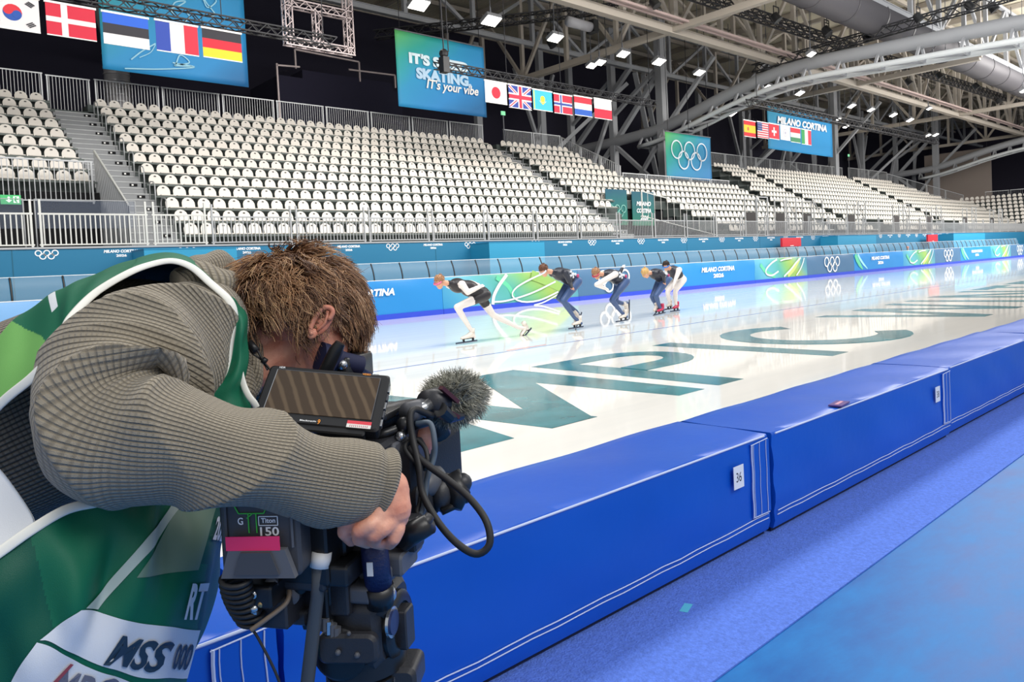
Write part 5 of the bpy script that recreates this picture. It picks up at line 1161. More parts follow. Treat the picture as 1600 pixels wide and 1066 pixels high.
caps+=chain([(620,812,.94),(621,828,.925),(615,842,.922),(609,850,.932)],[.0125,.0098,.009,.0078])
caps+=chain([(596,775,.965),(578,795,.985),(570,815,.995),(578,830,.99)],[.017,.0135,.0115,.009])
# left hand on the lens barrel
caps+=chain([(592,684,1.24),(612,683,1.23),(640,682,1.21)],[.027,.030,.026])+chain([(612,672,1.235),(648,672,1.205)],[.024,.02])
caps+=chain([(645,668,1.20),(660,667,1.185),(670,678,1.183),(673,694,1.195)],[.0125,.011,.010,.0085])
caps+=chain([(645,678,1.195),(657,681,1.175),(664,694,1.178),(665,706,1.192)],[.0125,.011,.010,.0085])
caps+=chain([(642,688,1.192),(650,692,1.172),(657,705,1.175),(657,717,1.188)],[.0122,.0105,.0095,.008])
caps+=chain([(636,696,1.195),(646,704,1.178),(652,716,1.178),(652,726,1.19)],[.011,.0095,.0085,.0075])
caps+=chain([(618,668,1.23),(640,656,1.24),(660,652,1.25)],[.014,.012,.0095])
# ear
fuse('body',caps,ells,.0022,op,2)
b=MB()   # right ear with rim
ec=V(504,504,1.165); ea=nrm(V(517,484,1.165)-V(491,525,1.155)); eb=nrm(np.cross(ea,-cF)); pts=[]
rim=[(-.030,.004),(-.022,.014),(-.004,.018),(.016,.018),(.028,.012),(.032,0),(.026,-.009),(.010,-.010)]
b.tube(cr([ec+ea*p*.82+eb*-q*.7-cF*.004 for p,q in rim],22),[.0035+.001*math.sin(k/21*math.pi) for k in range(22)],SK,8)
b.ball(ec+cF*.004,(.025,.012,.006),SK,14,np.array([ea,-eb,-cF])); b.ball(ec-ea*.023+eb*-.004,(.010,.008,.005),SK,10,np.array([ea,-eb,-cF]))
b.tube(cr([ec-ea*.016-eb*.0,ec+ea*.004+eb*.004-cF*.003,ec+ea*.02-eb*.002-cF*.003],8),.003,SK,6)
b.build('ear',op,smooth=True)
b=MB()
for s in (1,-1): b.ball(HP(.070,s*.032,.010),.0125,M_white,12,HA); b.ball(HP(.078,s*.032,.009),.006,mat('iris_brown',(70,46,32),.2),10,HA)
b.build('eyes',op,smooth=True)
# --- hair
MH=[mat('hair_brown',(166,124,90),.4),mat('hair_dark_strand',(104,72,52),.42),mat('hair_light_strand',(216,174,130),.38)]
hb=MB(); N=28;cap=[]
hrx,hry,hrz=.104,.084,.098; hcx,hcz=-.014,.032
def SP(x,y,z,k=1.0): return HP(hcx+hrx*x*k,hry*y*k,hcz+hrz*z*k)
for i in range(12):
    for j in range(N):
        t=2*math.pi*j/N; front=max(0,math.cos(t)); amax=math.pi*(.73-.27*front-.08*abs(math.sin(t))); a=amax*i/11
        cap.append(SP(math.sin(a)*math.cos(t),math.sin(a)*math.sin(t),math.cos(a),.94))
hb.add(cap,[(i*N+j,(i+1)*N+j,(i+1)*N+(j+1)%N,i*N+(j+1)%N) for i in range(11) for j in range(N)],mat('hair_under',(52,36,28),.8))
rs=np.random.RandomState(3)
crown=nrm((-.35,.1,.93))
def strand(root,tg,nm,L,curl,ph,rr,m,lift):
    pts=[];p=root.copy();d=nrm(tg+nm*lift);sd=np.cross(d,nm)
    K=8
    for k in range(K):
        pts.append(p.copy()); q=(p-hdc)@np.linalg.inv(HA)/1.08; # head local
        nl=np.array([(q[0]-hcx)/hrx**2,q[1]/hry**2,(q[2]-hcz)/hrz**2]); lev=math.sqrt(((q[0]-hcx)/hrx)**2+(q[1]/hry)**2+((q[2]-hcz)/hrz)**2); nw=nrm(nl@HA)
        d=nrm(d-nw*np.dot(d,nw)*.35*(1 if k<5 else .2)+nw*(.25 if lev<1.02 else -.05)+sd*curl*math.sin(ph+k*1.1)+np.array([0,0,-.05]))
        p=p+d*L/K
    hb.tube(pts,[rr*(1-.75*(k/(K-1))**1.5) for k in range(K)],m,3,cap=False)
for c in range(620):
    while True:
        v=nrm(rs.randn(3)); a=math.acos(np.clip(v[2],-1,1)); t=math.atan2(v[1],v[0]); front=max(0,math.cos(t))
        eard=math.hypot(v[0]-.12,v[2]+.28) if v[1]<0 else 9
        if a<math.pi*(.72-.26*front-.05*abs(math.sin(t))) and eard>.30: break
    flow=v-crown*.9+np.array([.35,0,-.25]); tg=nrm(flow-v*np.dot(flow,v)); 
    swirl=rs.randn()*.4+.45; L=(.070+.034*rs.rand())*(1.1 if v[0]>.2 else 1.0)*(.85 if a>math.pi*.55 else 1)*(.7 if (v[1]<0 and math.hypot(v[0]-.1,v[2]+.1)<.5) else 1); ph=rs.rand()*6; curl=.4+.6*rs.rand(); lift=.28+.36*rs.rand(); mm=MH[rs.choice([0,0,0,1,1,2])]
    sdv=np.cross(v,tg); tg=nrm(tg+sdv*swirl)
    for s in range(11):
        vv=nrm(v+.045*rs.randn(3)); root=SP(*vv,.97); strand(root,nrm(tg+.03*rs.randn(3))@HA,vv@HA,L*(.85+.3*rs.rand()),curl,ph+.25*rs.randn(),.0011,mm if rs.rand()<.75 else MH[rs.randint(3)],lift)
for c in range(160):   # flyaway strands round the outline
    v=nrm(rs.randn(3)+np.array([.3,0,.8])); root=SP(*v,1.0); strand(root,nrm(rs.randn(3)+v*.6)@HA,v@HA,.05+.03*rs.rand(),.6,rs.rand()*6,.0005,MH[rs.randint(3)],.7)
hb.build('hair',op,smooth=True)
# --- jacket
M_fl=waffle('fleece_ribbed',(114,106,92),(158,148,130),fu=172,fv=172,wu=1,wv=.3,turn=(.22,.36))
M_fl2=waffle('fleece_shaded',(54,49,43),(132,120,104),fu=150,fv=150)  # same fleece, its shade on torso and collar put into the colour
jk,_=loft('jacket_torso',[pel+np.array([-.02,0,-.12]),pel,V(-60,712,1.16),V(80,640,1.17),V(200,585,1.19),V(300,545,1.20),V(350,530,1.215)],[.155,.15,.155,.15,.150,.118,.085],90,80,M_fl2,op,
    disp=lambda s,t:.004*math.sin(22*s+2*math.sin(t))+.006*math.sin(9*s+3*t))
def ridge_(x): return 1-2*abs(math.sin(x/2))**.75
def folds(s,t):
    # s along the arm: 0 shoulder, .45 elbow, 1 cuff; creases radiate from the inside of the elbow
    w=math.exp(-((s-.36)/.17)**2); w2=math.exp(-((s-.13)/.10)**2); w3=math.exp(-((s-.94)/.05)**2); w4=math.exp(-((s-.66)/.13)**2)
    f=.020*w*ridge_(42*s+2.4*math.sin(t+.6)+.9*math.sin(2*t))*(.6+.4*math.cos(t-.6))
    f+=.013*w2*ridge_(34*s+3.0*math.sin(t+2.1)); f+=.004*w3*math.sin(80*s+1.2*math.sin(t))
    f+=.011*w4*ridge_(30*s+2.6*math.sin(t+3.6))
    f+=.003*math.sin(13*s+2*math.cos(t))+.0042*math.exp(-((s-.34)/.2)**2)*ridge_(104*s+3.0*math.sin(t+.4)+1.2*math.sin(2*t+1))*(.6+.4*math.cos(t))
    return f
apath=[V(345,505,1.15),V(312,508,1.11),V(272,535,1.06),V(224,580,.995),V(188,628,.94),V(187,670,.905),V(235,690,.893),V(310,700,.897),V(400,722,.905),V(480,741,.918),V(545,752,.932),V(586,759,.945),V(598,762,.95)]
arad=[.055,.072,.097,.105,.103,.098,.084,.070,.062,.057,.054,.047,.044]
sl,SV=loft('jacket_sleeve',apath,arad,230,120,M_fl,op,disp=folds)
sl['label']='right sleeve of the ribbed fleece'
lpath=[V(330,500,1.28),V(380,540,1.35),V(430,620,1.38),V(470,690,1.37),V(520,690,1.32),V(575,686,1.26)]
loft('jacket_sleeve',lpath,[.09,.085,.075,.065,.055,.045],60,50,M_fl,op,disp=lambda s,t:.006*math.sin(40*s+2*math.sin(t)))
# hood rolled round the neck
loft('hood',[V(292,432,1.14),V(318,424,1.19),V(345,428,1.235),V(368,450,1.25),V(382,485,1.235),V(389,530,1.20),V(392,575,1.16),V(384,620,1.13)],[.022,.030,.033,.033,.030,.027,.024,.016],90,40,M_fl,op,disp=lambda s,t:.003*math.sin(34*s+2*t)+.003*math.sin(3*t+6*s))
loft('hood_back',[V(280,455,1.12),V(318,448,1.15),V(350,470,1.19),V(368,520,1.19),V(368,580,1.15),V(360,640,1.10)],[.03,.038,.042,.04,.036,.03],70,40,M_fl,op,disp=lambda s,t:.003*math.sin(30*s+3*t))
loft('collar',[V(370,470,1.30),V(405,478,1.31),V(412,500,1.27),V(404,545,1.20),V(398,590,1.16)],[.02,.016,.013,.012,.010],40,24,M_fl2,op)
b=MB()
b.tube(cr([V(386,535,1.13),V(397,540,1.12),V(405,553,1.12),V(412,565,1.115),V(424,580,1.11)],16),.0016,M_black,6); b.tube(cr([V(388,540,1.13),V(394,552,1.12),V(408,562,1.12),V(418,578,1.11)],16),.0016,M_black,6)
b.tube([V(390,536,1.125),V(401,549,1.12)],.006,M_black,10); b.tube([V(410,562,1.115),V(416,566,1.115)],.005,M_black,10); b.build('hood_drawstring',op,smooth=True)
# trousers and shoes
M_tr=mat('trouser_charcoal',(48,50,56),.85,bump=.3,bscale=60)
for a,c,d in ((hipR,knR,anR),(hipL,knL,anL)):
    loft('trouser_leg',[a+np.array([0,0,.10]),a,(a+c)/2,c,(c+d)/2,d+np.array([0,0,.02])],[.125,.115,.10,.085,.078,.075],50,30,M_tr,op,disp=lambda s,t:.004*math.sin(30*s+2*math.sin(t)))
    b=MB(); f0=d; 
    vs=[];N=14
    for (t,hw,ht) in ((-.09,.03,.07),(-.07,.04,.10),(.0,.044,.11),(.07,.046,.085),(.14,.05,.065),(.19,.042,.055),(.215,.02,.035)):
        for j in range(N): q=2*math.pi*j/N; vs.append((f0[0]+t,f0[1]+hw*math.cos(q),.012+max(0,ht/2+ht/2*math.sin(q))))
    b.add(vs,[(i*N+j,i*N+(j+1)%N,(i+1)*N+(j+1)%N,(i+1)*N+j) for i in range(6) for j in range(N)]+[tuple(range(N)),tuple(range(6*N,7*N))],M_black); b.box((f0[0]-.09,f0[1]-.045,0.001),(f0[0]+.2,f0[1]+.045,.018),M_rubber); b.build('shoe',op,smooth=False,fix=True)
# --- media bib
def vestmat(name,c,c2=None):
    m=mat(name,c,.5,bump=.12,bscale=900,spec=.3); return m
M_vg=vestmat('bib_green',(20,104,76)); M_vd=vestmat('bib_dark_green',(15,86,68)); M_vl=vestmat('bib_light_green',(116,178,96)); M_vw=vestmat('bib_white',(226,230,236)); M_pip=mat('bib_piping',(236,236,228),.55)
pipe=[(-60,700,.94),(0,632,.93),(50,590,.93),(87,550,.94),(100,520,.96),(113,494,.98),(150,457,1.02),(200,427,1.055),(237,413,1.085),(270,408,1.10),(300,418,1.10),(328,442,1.09),(358,470,1.075)]
ridge=[(-60,560,1.10),(0,512,1.12),(38,488,1.13),(75,464,1.135),(100,450,1.14),(128,437,1.15),(165,421,1.17),(207,409,1.19),(243,402,1.21),(275,402,1.22),(307,410,1.21),(337,434,1.20),(368,466,1.18)]
mid_=[((a[0]*.5+c[0]*.5),(a[1]*.5+c[1]*.5)-1.0-8*math.sin(k/12*math.pi),(a[2]*.55+c[2]*.45)-.005) for k,(a,c) in enumerate(zip(pipe,ridge))]
farr=[(a[0]+12,a[1]+34,a[2]+.12) for a in ridge]; far2=[(a[0]+16,a[1]+150,a[2]+.17) for a in ridge]
G=[[V(*p) for p in row] for row in (pipe,mid_,ridge,farr,far2)]
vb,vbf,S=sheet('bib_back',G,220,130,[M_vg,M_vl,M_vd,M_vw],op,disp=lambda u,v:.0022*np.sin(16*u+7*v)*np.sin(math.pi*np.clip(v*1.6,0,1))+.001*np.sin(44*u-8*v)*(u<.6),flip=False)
# printed colour areas of the bib back
nu,nv=220,130; idx=[]
for k,p in enumerate(vb.data.polygons):
    q=min(p.vertices); q=q if q<nu*nv else q-nu*nv; i,j=divmod(q,nu); u,v=j/(nu-1),i/(nv-1); mi=0
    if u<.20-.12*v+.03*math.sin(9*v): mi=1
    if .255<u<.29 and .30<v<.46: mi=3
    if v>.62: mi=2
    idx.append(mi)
vb.data.polygons.foreach_set('material_index',idx)
def piping(name,pts,r,n=60):
    loft(name,[V(*p) for p in pts],[r]*len(pts),n,10,M_pip,op,ell=.4)
piping('piping',[(p[0],p[1],p[2]-.006) for p in pipe]+[(366,497,1.065),(364,530,1.06),(354,570,1.05),(338,600,1.03)],.0062,110)
# shoulder strap
L_=[(352,462,1.08),(366,480,1.07),(369,510,1.06),(365,545,1.055),(352,585,1.045),(335,612,1.03),(318,640,1.02)]
R2=[(372,470,1.12),(382,487,1.11),(388,512,1.09),(388,550,1.075),(384,590,1.06),(386,620,1.06),(396,650,1.06)]
Mi=[((a[0]+c[0])/2+1,(a[1]+c[1])/2,(a[2]+c[2])/2-.012) for a,c in zip(L_,R2)]
sheet('bib_strap',[[V(*p) for p in row] for row in (L_,Mi,R2)],50,20,M_vg,op,disp=lambda u,v:.002*np.sin(18*u+4*v),flip=False)
piping('piping',[(374,576,1.052),(380,600,1.05),(388,618,1.045),(398,631,1.045),(404,645,1.05)],.0048,30)
# hanging front / side of the bib
rows=[
 [(-140,960,.79),(-60,905,.80),(0,863,.82),(51,827,.84),(103,797,.87),(150,786,.90),(200,778,.94),(240,766,.98),(290,765,1.02),(335,778,1.08),(350,790,1.16),(352,800,1.30)],
 [(-140,1020,.78),(-60,960,.79),(0,925,.81),(55,893,.825),(110,865,.855),(160,845,.885),(205,838,.915),(250,832,.955),(298,830,1.0),(334,835,1.06),(345,840,1.15),(346,845,1.30)],
 [(-140,1070,.78),(-60,1020,.79),(0,992,.81),(50,970,.82),(100,945,.845),(150,925,.87),(200,912,.90),(248,902,.94),(292,898,.985),(325,900,1.05),(338,902,1.14),(338,905,1.30)],
 [(-140,1130,.79),(-60,1090,.795),(0,1062,.81),(48,1040,.82),(92,1015,.84),(140,992,.865),(188,980,.895),(234,975,.93),(276,972,.975),(306,972,1.04),(316,975,1.12),(316,978,1.28)],
 [(-140,1210,.80),(-60,1170,.81),(0,1140,.82),(42,1112,.83),(82,1090,.85),(126,1068,.87),(170,1056,.90),(214,1050,.935),(254,1046,.98),(282,1046,1.04),(290,1048,1.12),(288,1050,1.28)],
 [(-140,1330,.82),(-60,1290,.83),(0,1260,.84),(36,1235,.85),(72,1210,.87),(112,1190,.89),(154,1178,.92),(196,1172,.955),(232,1168,1.0),(256,1168,1.06),(262,1170,1.13),(258,1172,1.28)]]
def vf(u,v):
    d=.016*np.exp(-((u-.42-.10*(1-v))/.05)**2)*np.sin(math.pi*np.clip(v*1.25,0,1))            # long diagonal fold
    d-=.014*np.exp(-((u-.50-.12*(1-v))/.035)**2)*np.clip(1-v*1.1,0,1)
    d+=.010*np.exp(-((u-.60-.1*(1-v))/.04)**2)*np.clip(1.1-v*1.2,0,1)
    d-=.012*np.exp(-((u-.30-.2*v)/.04)**2)*np.exp(-((v-.35)/.25)**2)
    d+=.006*np.sin(20*u+6*v)*np.exp(-((v-.2)/.3)**2)+.003*np.sin(35*u-9*v)
    return d
NU,NV=150,110
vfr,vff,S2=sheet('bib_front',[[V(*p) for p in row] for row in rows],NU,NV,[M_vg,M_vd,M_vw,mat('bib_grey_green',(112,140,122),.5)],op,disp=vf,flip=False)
idx=[]
def proj_px(P):
    d=np.array(P)-EYEP; z=d@cF; return 800+F_PX*(d@cR)/z, CY-F_PX*(d@cU)/z
SPX=np.array([[proj_px(S2[i,j]) for j in range(NU)] for i in range(NV)])
for p in vfr.data.polygons:
    q=min(p.vertices); q=q if q<NU*NV else q-NU*NV; i,j=divmod(q,NU); x,y=SPX[i,j]; mi=0
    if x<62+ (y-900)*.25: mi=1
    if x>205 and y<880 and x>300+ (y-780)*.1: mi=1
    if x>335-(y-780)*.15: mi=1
    # white name panel and lower white panel (printed patches of the bib)
    idx.append(mi)
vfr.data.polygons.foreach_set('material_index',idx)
piping('piping',[(p[0],p[1],p[2]-.007) for p in rows[0][:8]]+[(262,764,.99)],.0062,90)
sheet('bib_side_white',[[V(*p) for p in row] for row in ([(-80,640,.93),(-30,700,.91),(10,745,.885),(48,800,.86),(58,826,.845)],[(-100,700,.90),(-50,760,.88),(-15,800,.86),(20,835,.845),(45,842,.838)],[(-110,780,.87),(-60,830,.85),(-30,860,.835),(0,875,.825),(20,872,.826)])],40,20,M_vw,op,flip=False)
# lettering wrapped on the cloth: find cloth position for a photo point
def gs(A,y,x):
    i,j=min(int(y),NV-2),min(int(x),NU-2); a,c=y-i,x-j
    return (1-a)*((1-c)*A[i,j]+c*A[i,j+1])+a*((1-c)*A[i+1,j]+c*A[i+1,j+1])
def smooth_(A,k=3):
    for _ in range(k):
        B=A.copy(); B[1:-1,1:-1]=(A[1:-1,1:-1]*2+A[:-2,1:-1]+A[2:,1:-1]+A[1:-1,:-2]+A[1:-1,2:])/6; A=B
    return A
SM=smooth_(SPX,12)
def cloth_at(x,y,off):
    W=int(NU*.84); D=(SM[:,:W,0]-x)**2+(SM[:,:W,1]-y)**2; i,j=divmod(int(D.argmin()),W); yy,xx=float(i),float(j); T=np.array([x,y])
    for _ in range(6):
        P0=gs(SM,yy,xx); dx=gs(SM,yy,min(xx+1,NU-1.01))-gs(SM,yy,max(xx-1,0)); dy=gs(SM,min(yy+1,NV-1.01),xx)-gs(SM,max(yy-1,0),xx)
        try: q=np.linalg.solve(np.array([dx/2,dy/2]).T,T-P0)
        except Exception: break
        q=np.clip(q,-3,3); xx=min(max(xx+q[0],0),NU*.93); yy=min(max(yy+q[1],0),NV-1.01)
    P=gs(S2,yy,xx); n=nrm(np.cross(gs(S2,yy,min(xx+2,NU-1.01))-gs(S2,yy,max(xx-2,0)),gs(S2,min(yy+2,NV-1.01),xx)-gs(S2,max(yy-2,0),xx)))
    if np.dot(n,EYEP-P)<0:n=-n
    return P+n*off
def cloth_patch(name,top,bot,m,off=.0042,nx=44,ny=14):
    T=cr(np.array(top,float),nx);B_=cr(np.array(bot,float),nx); b=MB(); vs=[]
    for i in range(ny+1):
        for j in range(nx): q=T[j]+(B_[j]-T[j])*i/ny; vs.append(cloth_at(q[0],q[1],off))
    b.add(vs,[(i*nx+j,i*nx+j+1,(i+1)*nx+j+1,(i+1)*nx+j) for i in range(ny) for j in range(nx-1)],m); return b.build(name,op,smooth=True)
def cloth_text(mb,s,c00,c10,c01,m,bold=.03,shear=0,off=.0062):
    vs,fs,_=text_data(s,bold,shear); c00,c10,c01=[np.array(q,float) for q in (c00,c10,c01)]; 
    mb.add([cloth_at(*(c00+a*(c10-c00)+b_*(c01-c00)),off) for a,b_ in vs],fs,m)
M_vink=mat('bib_ink',(40,62,82),.6)
cloth_patch('bib_name_panel',[(123,952),(144,955),(206,970),(260,978),(308,984)],[(60,1000),(80,1004),(154,1037),(215,1056),(288,1060)],M_vw)
cloth_patch('bib_lower_panel',[(56,1003),(80,1012),(137,1040),(200,1064),(262,1078)],[(-10,1110),(30,1116),(90,1122),(150,1126),(230,1128)],M_vw)
cloth_patch('bib_grey_panel',[(282,785),(300,785),(318,788),(334,792)],[(212,902),(240,900),(275,894),(306,890)],mat('bib_grey_green',(112,140,122),.5),.0040)
cloth_patch('bib_pale_stripe',[(272,782),(240,822),(214,858),(178,900),(128,950)],[(288,786),(256,824),(226,866),(192,908),(150,953)],mat('bib_pale',(178,194,188),.5),.0048)
b=MB(); cloth_text(b,'MSS',(158,1036),(250,1050),(176,988),M_vink,.03,.3); cloth_text(b,'000',(262,1046),(288,1046),(272,1004),M_vink,.03,.2); b.build('bib_name_lettering',op)
b=MB(); cloth_text(b,'RT',(282,966),(308,966),(294,910),M_vw,.04,.1); cloth_text(b,'202',(325,845),(341,846),(332,808),M_vw,.03,.2); b.build('bib_side_lettering',op)
b=MB(); cloth_text(b,'MPC',(70,1092),(168,1112),(84,1040),mat('bib_logo_grey',(110,112,128),.6),.02,.4); cloth_text(b,'/',(66,1075),(92,1080),(86,1030),mat('bib_logo_red',(150,70,80),.6),.03,.3); b.build('bib_logo_lettering',op)
# ============================================================ broadcast camera, monitor, microphone, tripod
M_cb=mat('camera_black',(44,45,50),.42,bump=.05,bscale=300); M_cg=mat('camera_grey',(84,86,92),.45); M_cd=mat('camera_dark',(27,28,31),.35); M_chr=mat('chrome',(200,202,205),.2,.9); M_gl=mat('screen_glass',(66,54,42),.16,spec=.6)
M_pink=mat('pink_tape',(236,52,110),.55); M_green=mat('battery_green',(70,200,70),.5); M_bnavy=mat('grip_navy',(24,34,78),.5,bump=.2,bscale=200)
rot=34; 
Ax=np.array([math.cos(R_(rot)),math.sin(R_(rot)),0]); Ry=np.array([Ax[1],-Ax[0],0]); Uz=np.array([0,0,1.])     # camera forward, its right side, up
cm=thing('broadcast_camera',V(560,760,1.08),'black shoulder camera with large box lens on the tripod, battery facing the viewer','camera')
b0=V(405,832,.90)
# battery (rear)
bt_=thing('camera_battery',b0,'charcoal camera battery with pink tape strip and green logo at the rear of the camera','battery')
BR=nrm(.97*cR-.10*cF); BR[2]=0; BR=nrm(BR); BF=np.array([-BR[1],BR[0],0])     # battery width and outward-back directions
b=MB(); b.rbox(b0+BF*.03,BR*.051,Uz*.056,BF*.030,.008,mat('battery_shell',(66,67,72),.5,bump=.05,bscale=300)); 
o=smooth_by(b.build('battery_case',bt_,fix=True),35)
b=MB(); w,h=.042,.048
b.prism([b0-BR*w*.85-Uz*.018-BF*.001,b0+BR*w*.85-Uz*.018-BF*.001,b0+BR*w*1.12-Uz*h*1.1-BF*.001,b0-BR*w*1.12-Uz*h*1.1-BF*.001],-BF*.010,mat('battery_grey',(98,100,106),.5)); 
b.prism([b0-BR*w*.45-Uz*.020-BF*.011,b0+BR*w*.45-Uz*.020-BF*.011,b0+BR*w*.68-Uz*h*.98-BF*.011,b0-BR*w*.68-Uz*h*.98-BF*.011],-BF*.004,mat('battery_dark',(72,74,80),.5))
for s in (-1,1): b.bar(b0+BR*s*.042+Uz*.055-BF*.002,b0+BR*s*.042-Uz*.018-BF*.002,.003,.004,M_cg)
b.build('moulded_face',bt_)
b=MB(); y=-BF*.0015
def ln(x0,z0,x1,z1): b.bar(b0+BR*x0+Uz*z0+y,b0+BR*x1+Uz*z1+y,.0012,.0012,M_green,up=BF)
for q in ((-.030,.035,.014,.035),(-.030,.035,-.024,.024),(.014,.035,.008,.024),(-.024,.024,.008,.024),(-.012,.024,-.012,.0),(-.002,.024,-.002,.0),(-.014,.018,-.006,.024)): ln(*q)
b.build('green_logo',bt_)
b=MB(); tt=lambda s,x,z,w,h:text_on(b,s,b0+BR*x+Uz*z-BF*.0015,BR*w,Uz*h,M_text,.02)
tt('BAC',-.020,.045,.018,.006); tt('G',-.026,.010,.007,.009); tt('Titon',.004,.012,.018,.006); tt('150',.002,-.004,.024,.011)
for q in ((.001,.009,.025,.009),(.001,.020,.025,.020),(.001,.009,.001,.020),(.025,.009,.025,.020)): b.bar(b0+BR*q[0]+Uz*q[1]-BF*.0015,b0+BR*q[2]+Uz*q[3]-BF*.0015,.0009,.0009,M_text,up=BF)
b.build('battery_lettering',bt_)
b=MB(); b.obox(b0-BR*.004-Uz*.010-BF*.0105,BR*.034,Uz*.0085,BF*.0008,M_pink); b.build('pink_tape_strip',bt_)
# battery plate + rear accessory boxes
def cbox(name,px,py,d,l,w,h,m,bv=.006,yaw=None,par=cm,tilt=0,label=None):
    a=Ax if yaw is None else np.array([math.cos(R_(yaw)),math.sin(R_(yaw)),0]); s=np.array([a[1],-a[0],0]); u=Uz
    if tilt: a,u=a*math.cos(tilt)+Uz*math.sin(tilt),Uz*math.cos(tilt)-a*math.sin(tilt)
    b=MB(); c=V(px,py,d); b.rbox(c,a*l/2,u*h/2,s*w/2,bv,m); o=smooth_by(b.build(name,par,fix=True),35)
    if label:o['label']=label
    return o,c,a,s,u
cbox('battery_plate',470,835,.96,.05,.10,.115,M_cd)
cbox('rear_adapter',488,842,.985,.10,.085,.10,M_cb)
_,c,a,s,u=cbox('camera_body',575,760,1.10,.24,.10,.15,M_cb,.012)
b=MB()
for k in range(5): b.rbox(c+a*(-.08+.035*k)+s*.052+u*.045,a*.012,u*.008,s*.004,.002,M_cg)
for k in range(4): b.rbox(c+a*(.02+.022*k)+s*.053-u*.02,a*.006,u*.006,s*.004,.002,M_chr if k%2 else M_cg)
b.lathe(c+a*.07+s*.05+u*.01,s,[(0,.014),(.01,.013),(.012,.009),(.013,.001)],M_cd,16); b.lathe(c-a*.05+s*.05-u*.04,s,[(0,.010),(.012,.009),(.014,.001)],M_cg,14)
for k in range(6): b.bar(c+a*(.035+.008*k)+s*.052+u*.03,c+a*(.035+.008*k)+s*.052+u*.055,.003,.003,M_cg)
smooth_by(b.build('side_controls',cm),35)
cbox('front_housing',612,748,1.12,.06,.10,.12,M_cb,.014); cbox('top_clamp',605,705,1.10,.06,.05,.035,M_cg,.006); 
cbox('lower_plate',560,850,1.04,.22,.075,.028,M_cd,.005); cbox('sliding_plate',612,868,1.04,.12,.05,.025,M_cg,.008); cbox('side_module',545,800,1.0,.09,.03,.09,M_cd,.006)
cbox('connector_block',640,832,1.02,.035,.03,.045,M_cb,.005); cbox('connector_block',622,872,1.01,.06,.035,.03,M_cg,.006)
# carrying handle
b=MB(); hpts=[V(548,690,1.10),V(570,668,1.11),V(610,648,1.14),V(650,640,1.19),V(672,650,1.22),V(690,680,1.24)]
P=cr(hpts,20); b.tube(P,.018,M_cb,10); b.rbox(V(605,642,1.13),Ax*.05,Uz*.006,Ry*.02,.004,M_cd); b.build('carrying_handle',cm,smooth=True)
b=MB(); b.tube([V(635,668,1.13),V(665,655,1.13)],[.009,.012],M_cd,12); b.tube([V(588,682,1.08),V(605,676,1.09),V(622,670,1.10),V(632,662,1.11)],.007,M_cd,10); b.ball(V(632,664,1.10),.013,M_cd,12); b.ball(V(626,682,1.09),.008,M_chr,10); b.build('mounting_arm',cm,smooth=True)
# lens
ln_c=V(652,712,1.34)-Ax*.17-Ax*.0; lx=Ax
b=MB(); b.lathe(ln_c-lx*.06,lx,[(0,.045),(.02,.047),(.022,.055),(.06,.055),(.062,.049),(.075,.049),(.077,.058),(.12,.060),(.122,.054),(.14,.054)],M_cd,36)
smooth_by(b.build('lens_barrel',cm),30)
b=MB(); 
for k,(t0,m) in enumerate(((.063,M_chr),(.069,mat('lens_ring_white',(210,215,220),.4)),(.125,mat('lens_ring_green',(60,150,100),.4)),(.131,mat('lens_ring_white',(210,215,220),.4)),(.137,M_chr))): b.lathe(ln_c-lx*.06+lx*t0,lx,[(0,.0595),(.003,.0595)],m,36)
for k in range(40):
    q=2*math.pi*k/40; rr=Ry*math.cos(q)+Uz*math.sin(q); b.bar(ln_c-lx*.036+rr*.056,ln_c-lx*.004+rr*.056,.004,.003,M_cb,up=rr)
b.build('lens_rings',cm)
# rectangular hood
hc=ln_c+lx*.085; b=MB(); vs=[];fs=[]
def rr_(w,h,r,n=5):
    o=[]
    for k,(sx,sy) in enumerate(((1,1),(-1,1),(-1,-1),(1,-1))):
        for j in range(n): q=math.pi/2*(k+j/(n-1)); o.append((sx*(w-r)+r*math.cos(q),sy*(h-r)+r*math.sin(q)))
    return o
rings=[(0,.058,.054,.03),(.02,.062,.056,.025),(.075,.082,.062,.018),(.085,.084,.064,.018),(.085,.079,.059,.016),(.03,.058,.052,.02),(.01,.05,.05,.03)]
for t,w,h,r in rings: vs+=[hc+lx*t+Ry*x+Uz*y for x,y in rr_(w,h,r)]
n=20; fs=[(i*n+j,i*n+(j+1)%n,(i+1)*n+(j+1)%n,(i+1)*n+j) for i in range(len(rings)-1) for j in range(n)]
b.add(vs,fs,M_cb); smooth_by(b.build('lens_hood',cm,fix=True),40)
b=MB(); b.lathe(hc+lx*.012,lx,[(-.01,.05),(0,.05),(.006,.03),(.008,.001)],mat('lens_glass',(30,34,50),.05,spec=1),30); b.build('front_glass',cm,smooth=True)
cbox('lens_servo_grip',660,775,1.14,.12,.045,.07,M_cb,.018); b=MB(); b.ball(V(676,752,1.14),(.04,.018,.022),M_cg,14,np.array([Ax,Ry,Uz])); b.ball(V(695,770,1.15),(.035,.02,.03),M_cb,14,np.array([Ax,Ry,Uz])); b.build('lens_servo',cm,smooth=True)
b=MB(); b.tube([V(700,745,1.15),V(718,775,1.14),V(712,795,1.13)],[.022,.018,.010],M_cd,14); b.ball(V(722,755,1.15),.016,M_cb,12); b.ball(V(727,778,1.14),.009,M_cd,10); b.tube([V(690,800,1.12),V(712,790,1.13),V(728,778,1.14)],.006,M_cd,8); b.build('zoom_control',cm,smooth=True)
